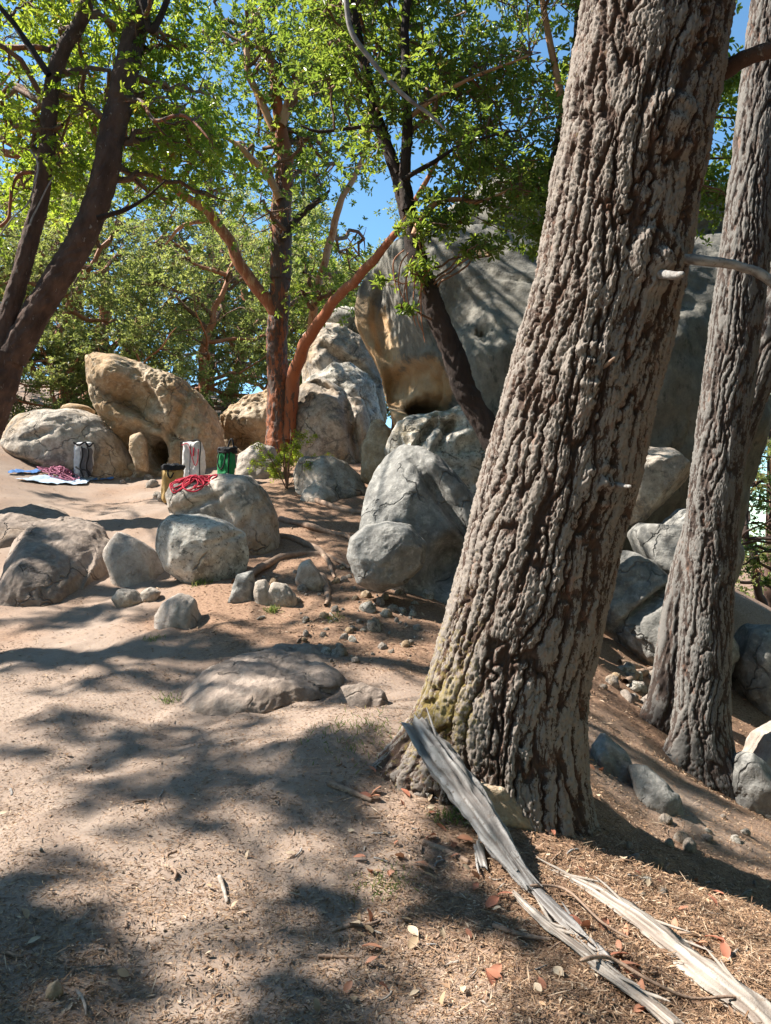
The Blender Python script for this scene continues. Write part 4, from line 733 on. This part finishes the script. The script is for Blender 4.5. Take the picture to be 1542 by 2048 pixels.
# ------------------------------------------------------------------ fallen logs
def log(path, rad, label, mat, seed, flat=0.75, ns=44, n=150, name='fallen_log', splinter=0.14, rough=0.26):
    q, r = resample(path, rad, n); T, N, B = frames(q); ph = np.arange(ns)*2*math.pi/ns
    s = np.concatenate([[0], np.cumsum(np.linalg.norm(np.diff(q, axis=0), axis=1))]); PH, SS = np.meshgrid(ph, s)
    gr = fbm(np.stack([np.cos(PH.ravel())*3+seed+.6*noise(np.stack([SS.ravel()*3, PH.ravel()*0, PH.ravel()*0+seed], 1)), np.sin(PH.ravel())*3, SS.ravel()*3.0], 1), 4); gf = noise(np.stack([np.cos(PH.ravel())*11+seed, np.sin(PH.ravel())*11, SS.ravel()*5], 1))
    up = np.array([0, 0, 1.]); dirs = (N[:, None]*np.cos(PH)[..., None]+B[:, None]*np.sin(PH)[..., None]).reshape(-1, 3)
    crack = -np.clip(1-np.abs(noise(np.stack([np.cos(PH.ravel())*2.2+seed, np.sin(PH.ravel())*2.2, SS.ravel()*.7], 1)))/.09, 0, 1)
    rr = np.repeat(r, ns)*(1+rough*gr+.10*gf+.34*crack)
    lump = fbm(np.stack([np.cos(PH.ravel())*.8+seed*2, np.sin(PH.ravel())*.8, SS.ravel()*5], 1), 3); rr = rr*(1+.30*lump)
    V = np.repeat(q, ns, 0)+dirs*rr[:, None]; V[:, 2] = np.repeat(q[:, 2], ns)+(V[:, 2]-np.repeat(q[:, 2], ns))*flat
    jag = noise(np.stack([np.cos(ph)*3+seed, np.sin(ph)*3, 0*ph], 1)); L = s[-1]
    for end, sg in ((0, -1), (1, 1)):
        w_ = np.exp(-(SS.ravel() if end == 0 else L-SS.ravel())/.05); V += (np.repeat(T, ns, 0)*sg)*(np.tile(jag, n)*splinter*w_)[:, None]
    cap0 = q[0]; V[:ns] = V[:ns]+(cap0-V[:ns])*0.55; V[-ns:] = V[-ns:]+(q[-1]-V[-ns:])*0.55
    base = np.array([q[:, 0].mean(), q[:, 1].mean(), V[:, 2].min()])
    o = link(name, mesh_np(name, V-base, grid_faces(n, ns, True), {'rnd': np.clip(.5+.55*gr+.35*gf+.6*crack, 0, 1)}), mat, None, base); tag(o, label, 'log'); SOLID.append((V, grid_faces(n, ns, True)))
    rs_ = np.random.default_rng(seed)
    for _ in range(9 if L > .6 else 2):                      # torn splinters standing off the wood
        j = rs_.integers(4, n-8); a_ = rs_.integers(0, ns); st = V[j*ns+a_]; dv = T[j]*rs_.choice([-1, 1])+dirs[j*ns+a_]*rs_.uniform(.05, .3)+np.array([0, 0, .06]); ln = rs_.uniform(.05, .2)
        if st[2] < q[j][2]: continue
        sv, sf_, _, _ = knobbly([st-dv*.03, st+dv*ln*.5, st+dv*ln], [.007, .006, .0012], 5, 10, .3, 40, int(j), .01); part('splinter', sv, sf_, mat, o, {'rnd': .5+0*sv[:, 0]})
    return o
def onG(px, py, up=0.0):
    g = G(px, py); g[2] += up; return g
lA = P(832,1450,4.05); lB = onG(1068,1792,.015)
log([lA+(lB-lA)*t_ for t_ in (0, .2, .45, .75, 1)], [.066,.08,.078,.055,.03], 'grey weathered log with a jagged raised end resting on the fir root', DEAD, 5)
log([onG(1050,1762,.01), onG(1130,1850,.02), onG(1225,1942,.015)], [.02,.035,.018], 'grey broken continuation of the weathered log lying in litter', DEAD, 7, .6, 34, 90, 'split_wood')
log([onG(1110,1745,-.005), onG(1180,1780,.0), onG(1280,1850,.012), onG(1400,1945,.015), onG(1500,2030,.015), onG(1600,2120,.01)], [.02,.038,.052,.056,.06,.05], 'bleached log half sunk in the needle litter below the fir', DEADTAN, 9, .6)
log([onG(1030,1795,.01), onG(1080,1850,.02), onG(1150,1912,.03), onG(1250,1990,.03), onG(1350,2075,.03)], [.012,.02,.022,.028,.026], 'pale split strip of wood between the two weathered logs', DEADTAN, 13, .55, 30, 110, 'split_wood')
log([onG(955,1700,.02), onG(968,1745,.015)], [.022,.02], 'short chunk of grey broken wood in the litter beside the log', DEAD, 15, .7, 20, 20, 'wood_chunk')
log([onG(808,1548,.02), onG(835,1575,.02), onG(858,1598,.02)], [.016,.02,.012], 'pale splinter of wood lying above the raised log', DEADTAN, 16, .6, 20, 24, 'wood_chunk')

# ------------------------------------------------------------------ climbing gear
def soft_box(wd, dp, ht, seed, rnd=0.18, sag=0.03, n=14):
    """a stuffed box standing on z=0"""
    D_, Fc = ico(5); p = 6.0
    k = (np.abs(D_)**p).sum(1)**(-1/p); V = D_*k[:, None]; V = np.sign(V)*np.abs(V)
    V = V*np.array([wd/2, dp/2, ht/2]); V[:, 2] += ht/2; V += unit(D_)*(sag*fbm(V*5+seed, 3))[:, None]; V[:, 2] = np.maximum(V[:, 2], 0); return V, Fc
def place(V, g, rz, tilt=0.0):
    c, s_ = math.cos(rz), math.sin(rz); V = V.copy(); V[:, 0] += V[:, 2]*tilt
    return np.stack([V[:, 0]*c-V[:, 1]*s_, V[:, 0]*s_+V[:, 1]*c, V[:, 2]], 1)+g
def ribbon(pts, wd, g, rz, tilt, ns=6):
    q, r = resample(pts, [wd]*len(pts), 24); V, Fc = tube(q, r, ns); return place(V, g, rz, tilt), Fc
def pad(name, px, py, hpx, wpx, rz, label, body_mat, seed, tilt=0.0, dp=0.28):
    g = G(px, py); d = g[1]; ht = hpx/F*d; wd = wpx/F*d; t = empty(name, g, label, 'crash pad'); dp = dp*wd/.42
    V, Fc = soft_box(wd, dp, ht, seed); part('body', place(V, g, rz, tilt), Fc, body_mat, t); return t, g, wd, dp, ht, rz, tilt
def strap(t, pts, wd, mat, name='strap'):
    r_, g, w_, dp, ht, rz, tilt = t; sub_ = name in ('edge_trim', 'seam', 'tassel'); V, Fc = ribbon([np.array(p)*np.array([w_, dp, ht]) for p in pts], wd, g, rz, tilt); o = part(name, V, Fc, mat, r_)
    if sub_: o.parent = [c for c in r_.children if c.name.startswith('body')][0]
    return o
a = pad('crash_pad', 387, 962, 78, 40, R(-12), 'white folded crash pad with a red cord standing behind the creased boulder', WHITE_C, 1)
strap(a, [(-.52,-.52,.99),(0,-.55,1.01),(.52,-.52,.99),(.5,-.54,.5),(.5,-.5,.02)], .012, BLACK_C, 'edge_trim'); strap(a, [(-.5,-.54,.98),(-.5,-.54,.5),(-.5,-.5,.02)], .010, BLACK_C, 'edge_trim')
strap(a, [(.02,-.58,.92),(.0,-.58,.5),(-.02,-.58,.05)], .009, BLACK_C, 'seam'); strap(a, [(-.45,-.56,.9),(-.1,-.6,.93),(.12,-.62,.6),(.3,-.66,.38),(.42,-.62,.5),(.45,-.6,.8)], .009, RED_R, 'cord'); strap(a, [(.22,-.6,.84),(.2,-.6,.72),(.18,-.6,.62)], .016, RED_R, 'tassel')
a = pad('crash_pad', 345, 1006, 70, 40, R(25), 'tan folded crash pad with black top flap beside the creased boulder', TAN_C, 2, 0.02)
r_, g, w_, dp, ht, rz, tl = a; V, Fc = soft_box(w_*1.06, dp*1.1, ht*.16, 9, .2, .05); V[:, 2] += ht*.92; part('top_flap', place(V, g, rz, tl), Fc, BLACK_C, r_)
strap(a, [(-.3,-.55,.98),(-.32,-.66,.8),(-.2,-.7,.7),(-.05,-.66,.85)], .012, BLACK_C); V, Fc = soft_box(w_*.3, .03, ht*.16, 3, .2, .004); V += np.array([-w_*.25, -dp*.58, ht*.72]); part('buckle', place(V, g, rz, tl), Fc, BRASS, r_)
a = pad('crash_pad', 452, 968, 66, 32, R(-20), 'green folded crash pad with black handles beside the smooth boulder', GREEN_C, 3)
r_, g, w_, dp, ht, rz, tl = a; V, Fc = soft_box(w_*1.1, dp*1.1, ht*.2, 5, .2, .06); V[:, 2] += ht*.9; V[:, 0] += w_*.1; part('top_flap', place(V, g, rz, tl), Fc, BLACK_C, r_)
strap(a, [(-.25,-.55,.95),(-.3,-.7,.6),(-.05,-.75,.42),(.15,-.7,.6),(.2,-.55,.95)], .014, BLACK_C, 'handle'); strap(a, [(.45,-.56,.9),(.42,-.6,.5),(.4,-.56,.05)], .014, BLACK_C)
strap(a, [(.1,0,1.05),(.3,0,1.3),(.45,0,1.32),(.55,0,1.1)], .02, BLACK_C, 'handle')
a = pad('crash_pad', 167, 957, 72, 38, R(8), 'white and grey crash pad with black harness leaning on the low boulder', WHITE_C, 4, 0.04)
r_, g, w_, dp, ht, rz, tl = a; V, Fc = soft_box(w_*.66, dp*.3, ht*.8, 6, .2, .03); V += np.array([w_*.2, -dp*.55, .02]); part('harness_panel', place(V, g, rz, tl), Fc, GREY_C, r_)
for x in (-.05, .25): strap(a, [(x,-.75,.85),(x+.1,-.95,.6),(x,-.9,.3),(x+.15,-.8,.02)], .02, BLACK_C, 'shoulder_strap')
strap(a, [(-.3,-.75,.3),(.0,-.95,.22),(.3,-.9,.2),(.5,-.75,.05)], .018, BLACK_C, 'waist_belt'); strap(a, [(-.48,-.6,.97),(-.2,-.65,.9),(.1,-.65,.98),(.3,-.65,.86),(.5,-.6,.97)], .02, BLACK_C, 'top_strap')
# ropes, tarp
def tarp(px0, px1, py, depth_m, mat, label, seed):
    a_ = G(px0, py); b_ = G(px1, py); nx, ny = 50, 24; u, v = np.meshgrid(np.linspace(0, 1, nx), np.linspace(-.5, .5, ny)); u = u.ravel(); v = v.ravel()
    X = a_[0]+(b_[0]-a_[0])*u+.06*noise(np.stack([u*3, v*3, 0*u+seed], 1)); Y = a_[1]+(b_[1]-a_[1])*u+v*depth_m+.1*noise(np.stack([u*4, v*2, 0*u+seed+3], 1)); Z = gz(X, Y)+.03+.03*np.abs(noise(np.stack([X*4, Y*4, 0*X+seed], 1)))
    V = np.stack([X, Y, Z], 1); base = V.mean(0); o = link('tarp', mesh_np('tarp', V-base, grid_faces(ny, nx, False)), mat, None, base); return tag(o, label, 'tarp')
tarp(60, 190, 958, 1.2, PALEBLUE_C, 'pale blue ground tarp spread under the pink rope pile', 2)
tarp(22, 80, 945, .5, BLUE_C, 'dark blue cloth lying at the end of the pale tarp', 5)
tarp(192, 230, 958, .35, BLUE_C, 'small blue cloth on the ground right of the harness pad', 7)
def rope(cx, cy, spread, hgt, n, seed, zfun, mat, label, rad=.011):
    r = np.random.default_rng(seed); pts = []; x, y = cx, cy
    for k in range(n):
        ang = r.uniform(0, 6.28); ra = r.uniform(.08, .26)*spread; ox = cx+r.normal()*.22*spread; oy = cy+r.normal()*.16*spread
        for j in range(7):
            t_ = ang+j*.9*(1 if k % 2 else -1); px_, py_ = ox+ra*1.5*math.cos(t_), oy+ra*math.sin(t_); f = max(0, 1-math.hypot((px_-cx)/(.6*spread), (py_-cy)/(.5*spread)))
            pts.append((px_, py_, zfun(px_, py_)+rad+hgt*f*r.uniform(.2, 1)))
    q, rr = resample(pts, [rad]*len(pts), len(pts)*4); V, Fc = tube(q, rr, 5); base = np.array([cx, cy, V[:, 2].min()])
    return tag(link('rope_pile', mesh_np('rope_pile', V-base, Fc), mat, None, base), label, 'rope')
g = G(122, 956); rope(g[0], g[1], .62, .22, 26, 3, lambda x, y: gz(x, y)[0]+.05, PINK_R, 'pink climbing rope heaped on the pale blue tarp')
jm = J1.data; bv = BVHTree.FromPolygons([Vector(v.co)+J1.location for v in jm.vertices], [p.vertices[:] for p in jm.polygons])
def top_j(x, y):
    h_ = bv.ray_cast(Vector((x, y, 20)), Vector((0, 0, -1))); return h_[0].z if h_[0] else gz(x, y)[0]+.6
hit = bv.ray_cast(Vector((0, 0, CAM_Z)), Vector(P(384, 972, 1.)-np.array([0, 0, CAM_Z])))
hp = hit[0] if hit[0] else Vector(P(384, 965, 10.6)); rope(hp.x, hp.y+.12, .42, .09, 20, 8, lambda x, y: max(top_j(x, y), hp.z-.10), RED_R, 'red climbing rope draped on top of the creased boulder', .010)

# ------------------------------------------------------------------ stones, sticks, leaves, roots
STONE_ME = []
for k in range(6):
    D_, Fc = ico(3); r = np.random.default_rng(500+k); V = D_*r.uniform(.6, 1, 3); V += unit(D_)*(.16*fbm(D_*1.5+k*5, 3))[:, None]
    nrm = unit(r.normal(size=3)); dd = V@nrm; V -= nrm*(np.maximum(dd-.45, 0)*.9)[:, None]; me = mesh_np('stone', V, Fc, {'tan': np.zeros(len(V))}); me.materials.append([GREY, SMOOTH, GREY, TAN, SMOOTH, LICHEN][k]); STONE_ME.append(me)
r = np.random.default_rng(77)
def stones(box, n, s0, s1, label, group):
    for _ in range(n):
        g = G(r.uniform(box[0], box[2]), r.uniform(box[1], box[3])); s_ = s0+(s1-s0)*r.random()**2*1.6
        o = bpy.data.objects.new('stone', STONE_ME[r.integers(0, 6)]); C.objects.link(o); o.location = (g[0], g[1], g[2]+s_*.08); o.rotation_euler = tuple(r.uniform(0, 6.28, 3)); o.scale = (s_, s_, s_*.8)
        tag(o, label, 'stone', group)
stones((590,1190,830,1330), 60, .02, .055, 'small rounded stone scattered on the gully slope above the bedrock slab', 'gully stones')
stones((480,1130,720,1210), 26, .03, .07, 'brown cobble lying in the gully under the lichen boulder', 'gully cobbles')
stones((700,1180,860,1260), 22, .04, .09, 'shaded cobble under the round mottled boulder', 'shaded cobbles')
stones((300,985,335,1012), 5, .08, .16, 'pale rock chunk beside the tan crash pad', 'chunks by the tan pad')
stones((200,945,310,975), 9, .08, .2, 'low pale stone in front of the tilted tan boulder', 'stones at the tan boulder')
stones((1200,1340,1340,1420), 18, .05, .11, 'small rock among debris between the two firs', 'stones between the firs')
stones((1240,1600,1540,1800), 22, .02, .05, 'small stone on the slope below the grey fir', 'stones below the grey fir')
stones((0,1450,760,2040), 14, .005, .012, 'pebble lying on the bare path', 'path pebbles')
stones((880,1660,1500,2040), 18, .006, .014, 'pebble mixed in the needle litter', 'litter pebbles')
def stick(pxs, rpx, label, mat=STICK, group=None, name='fallen_stick', up=.008, seed=0, wob=.015):
    W = [onG(x, y, up) for x, y in pxs]; rr = [rpx/F*W[0][1]*f for f in np.linspace(1, .6, len(W))]
    V, Fc, q, _ = knobbly(W, rr, 7, 26, .18, 30, seed, wob); V[-7:] = q[-1]; V[:7] = V[:7]*.4+q[0]*.6; base = q.mean(0)
    return tag(link(name, mesh_np(name, V-base, Fc, {'rnd': .5+.6*noise(V*np.array([30, 30, 90]))}), mat, None, base), label, 'stick', group)
stick([(656,1572),(700,1588),(745,1606)], 7, 'straight brown stick above the raised grey log')
stick([(664,1868),(700,1856),(735,1856),(762,1846)], 5, 'bent brown stick on the sunlit litter')
stick([(438,1762),(444,1790),(454,1815)], 5, 'short tan stick standing out on the bare path', DEADTAN)
stick([(343,1742),(349,1752),(348,1768)], 4, 'curled dark twig on the bare path')
stick([(636,1922),(680,1920),(722,1922)], 4, 'thin straight twig across the foreground path')
stick([(844,1690),(890,1708),(940,1730)], 9, 'thick brown stick lying beside the raised log')
stick([(1160,1955),(1195,1945),(1230,1948),(1300,1992),(1380,2022),(1460,2028),(1545,2032)], 4.5, 'long dark curved branch crossing the bleached log', STICK, None, 'fallen_branch', .05)
stick([(1060,1790),(1130,1800),(1200,1860),(1260,1900)], 3.2, 'dark twig lying across the pale split strip', STICK, None, 'fallen_stick', .04)
stick([(930,1545),(960,1570),(1000,1585)], 5, 'brown stick lodged behind the raised log')
stick([(985,1860),(1040,1880),(1110,1884)], 6, 'brown forked looking stick in the litter below the logs')
stick([(10,1914),(30,1920),(48,1926)], 4, 'orange brown twig at the path side', STICK)
stick([(150,1990),(165,2015),(172,2040)], 4, 'pale twig beside the lone brown stone', DEADTAN)
for k in range(150):
    if k < 110: x = r.uniform(740, 1500); y = r.uniform(1560, 2035)
    elif k < 135: x = r.uniform(0, 800); y = r.uniform(1480, 2040)
    else: x = r.uniform(520, 860); y = r.uniform(1050, 1280)
    if x > 1050 and y < 1720: x -= 300
    an = r.uniform(0, 3.14); ln = r.uniform(14, 60)*(y/2048)**2; stick([(x, y), (x+math.cos(an)*ln*.5+r.normal()*4, y+math.sin(an)*ln*.25), (x+math.cos(an)*ln, y+math.sin(an)*ln*.5)], r.uniform(1.2, 3.4), 'thin dry twig lying loose in the needle litter', [STICK, DEAD, STICK, DEADTAN][k % 4], 'loose twigs', 'twig', .006, k)
def blade(n=5):
    t_ = np.linspace(0, 1, 7); wd = np.sin(t_*math.pi*.96+.06)**.8*.25; c = .12*np.sin(t_*2.6)
    V = np.concatenate([np.stack([t_-.5, wd, c+.05], 1), np.stack([t_-.5, 0*t_, c], 1), np.stack([t_-.5, -wd, c+.07], 1)]); return V, np.concatenate([grid_faces(3, 7, False)])
LEAF_ME = []
for k in range(5):
    V, Fc = blade(); V = V+.03*np.stack([noise(V*4+k*3+9*j) for j in range(3)], 1); me = mesh_np('leaf', V, Fc, {'rnd': np.full(len(V), [0.05, .35, .2, .7, .95][k])}); me.materials.append(DRYLEAF); LEAF_ME.append(me)
def drop_leaf(x, y, s_, k, label, group):
    g = G(x, y); o = bpy.data.objects.new('fallen_leaf', LEAF_ME[k]); C.objects.link(o); o.location = (g[0], g[1], g[2]+.014); o.rotation_euler = (r.normal()*.45, r.normal()*.45-.1, r.uniform(0, 6.28)); o.scale = (s_, s_, s_); tag(o, label, 'leaf', group)
for (x, y) in [(925,1640),(955,1668),(900,1600),(870,1585),(950,1760),(1150,1855),(1175,1862),(1205,1860),(1240,1920),(1260,1945),(985,1720),(930,1690),(1265,1960),(1120,1840),(845,1575),(1010,1800),(1400,1900),(1430,1890),(1450,1915)]: drop_leaf(x, y, r.uniform(.06, .085), int(r.integers(0, 3)), 'reddish dry madrone leaf caught among the logs', 'red leaves by the logs')
for k in range(110): x, y = r.uniform(680, 1480), r.uniform(1520, 2035); drop_leaf(x-(250 if x > 1000 and y < 1720 else 0), y, r.uniform(.035, .08), int(r.integers(0, 5)), 'small curled dry leaf strewn over the litter', 'leaves in the litter')
for k in range(22): drop_leaf(r.uniform(0, 760), r.uniform(1440, 2040), r.uniform(.025, .055), 3+k % 2, 'tan dry leaf on the bare path', 'leaves on the path')
for k, (pts, lab) in enumerate([([(470,1170),(560,1120),(640,1110),(700,1140)],'sinuous root crossing the gully floor'),([(560,1040),(620,1060),(690,1075),(720,1100)],'long root running towards the round boulder'),([(600,1150),(640,1160),(660,1190),(650,1215)],'pale knuckled root poking from the gully bank'),
    ([(540,1075),(600,1085),(650,1120),(670,1160)],'thin root beside the creased boulder'),([(620,1000),(680,1020),(730,1030)],'root below the flat slab stone'),([(1240,1330),(1290,1350),(1330,1380)],'tangled root at the foot of the streaked boulder'),([(1250,1370),(1300,1345),(1340,1350)],'pale broken root lying below the streaked boulder')]):
    W = [onG(x, y, .02) for x, y in pts]; V, Fc, q, _ = knobbly(W, [.045, .05, .035, .015][:len(W)], 10, 60, .25, 14, 40+k, .06); base = q.mean(0)
    tag(link('exposed_root', mesh_np('exposed_root', V-base, Fc, {'rnd': .5+.5*noise(V*20)}), STICK, None, base), lab, 'root')

# needle litter: uncountable chips of needles, bark and leaf
def litter(n, xr, yr, L0, L1, seed, label, dens=None, wide=(.14, .34)):
    r = np.random.default_rng(seed); Y = yr[0]+(yr[1]-yr[0])*r.random(n)**1.6; X = (r.uniform(xr[0], xr[1], n))*Y
    if dens is not None: kk = r.random(n) < dens(X, Y); X, Y = X[kk], Y[kk]
    n = len(X); Z = gz(X, Y)+r.uniform(.001, .010, n); a_ = r.uniform(0, 6.28, n); d = np.stack([np.cos(a_), np.sin(a_), r.normal(size=n)*.22], 1); L = r.uniform(L0, L1, n)*r.choice([1, 1, 1, 1.7], n)
    V, Fc = leaves_np(np.stack([X, Y, Z], 1), d, np.array([0, 0, 1.])+r.normal(size=(n, 3))*.35, L, L*r.uniform(wide[0], wide[1], n), 1, .2)
    o = link('needle_litter', mesh_np('needle_litter', V, Fc, {'rnd': np.repeat(r.random(n), 4)}, False), LITTER); tag(o, label, 'litter', None, 'stuff')
patch = lambda x, y: np.clip(.62+.75*in_duff(x, y)+.5*noise(np.stack([x*1.7, y*1.7, 0*x], 1)), .05, 1)
litter(135000, (-.56, .56), (2.2, 6.5), .008, .021, 601, 'brown needle litter strewn over the near path', patch)
litter(48000, (-.1, .56), (2.2, 4.8), .008, .028, 602, 'coarse bark and leaf litter around the logs', lambda x, y: in_duff(x, y)**1.5)
litter(48000, (-.5, .55), (6.3, 17), .014, .04, 603, 'needle litter over the gully and upper slope', lambda x, y: np.clip(1.3*in_duff(x, y)-.15, .04, 1))

litter(50000, (-.56, .56), (2.2, 5.5), .03, .06, 604, 'thin fallen needles over the near path', lambda x, y: np.clip(.25+.8*in_duff(x, y)+.7*noise(np.stack([x*1.1, y*1.1, 0*x+4], 1)), .02, 1), (.035, .06))
# grass and shrubs
def tuft(px, py, n, hgt, spread, label, seed, mat=GRASS):
    r = np.random.default_rng(seed); g = G(px, py); m = n; X = g[0]+r.normal(size=m)*spread; Y = g[1]+r.normal(size=m)*spread; p = np.stack([X, Y, gz(X, Y)-.005], 1)
    d = np.stack([r.normal(size=m)*.7, r.normal(size=m)*.7, np.ones(m)], 1); L = hgt*r.uniform(.5, 1.2, m); V, Fc = leaves_np(p, d, r.normal(size=(m, 3)), L, L*.07+.002, 2, .2)
    return tag(link('grass_tuft', mesh_np('grass_tuft', V-g, Fc, {'rnd': np.repeat(r.random(m), 6)}, False), mat, None, g), label, 'grass', None, 'stuff')
tuft(545, 1224, 120, .07, .035, 'bright green weed tuft beside the low leaning stones', 1); tuft(720, 1462, 200, .05, .16, 'thin green grass at the tip of the fir root', 2); tuft(770, 1772, 170, .035, .06, 'yellowish moss tuft on the edge of the litter', 3)
tuft(400, 1168, 80, .08, .06, 'sparse weed tuft under the lichen boulder', 4); tuft(670, 1238, 60, .06, .05, 'tiny green tuft among the gully stones', 5); tuft(905, 1640, 120, .05, .05, 'pale green tuft beside the raised log', 6); tuft(310, 1280, 60, .05, .05, 'tiny weed on the upper path edge', 7); tuft(340, 1402, 60, .05, .04, 'faint grass blades left of the bedrock slab', 8)
g = G(575, 978); sh = empty('shrub', g, 'feathery green shrub growing between the smooth and angular boulders', 'shrub'); sk = []
rs = np.random.default_rng(9)
for k in range(9):
    e = g+np.array([rs.normal()*.3, rs.normal()*.25, rs.uniform(.5, 1.15)]); V, Fc, q, rr = knobbly([g-np.array([0, 0, .05]), (g+e)/2+rs.normal(size=3)*.06, e], [.012, .009, .004], 6, 16, .1, 20, k); part('stem', V, Fc, TWIG, sh, {'rnd': 0*V[:, 0]}); sk.append((q, rr))
cl = [(g+np.array([rs.normal()*.3, rs.normal()*.22, rs.uniform(.15, .75)]), .16, 26) for _ in range(24)]+[(g+np.array([.25+rs.normal()*.12, rs.normal()*.1, rs.uniform(.7, 1.25)]), .12, 14) for _ in range(7)]
grow(sh, sk, cl, 10, LEAF_L, .045, 1, 6, 1.0, TWIG, .01)
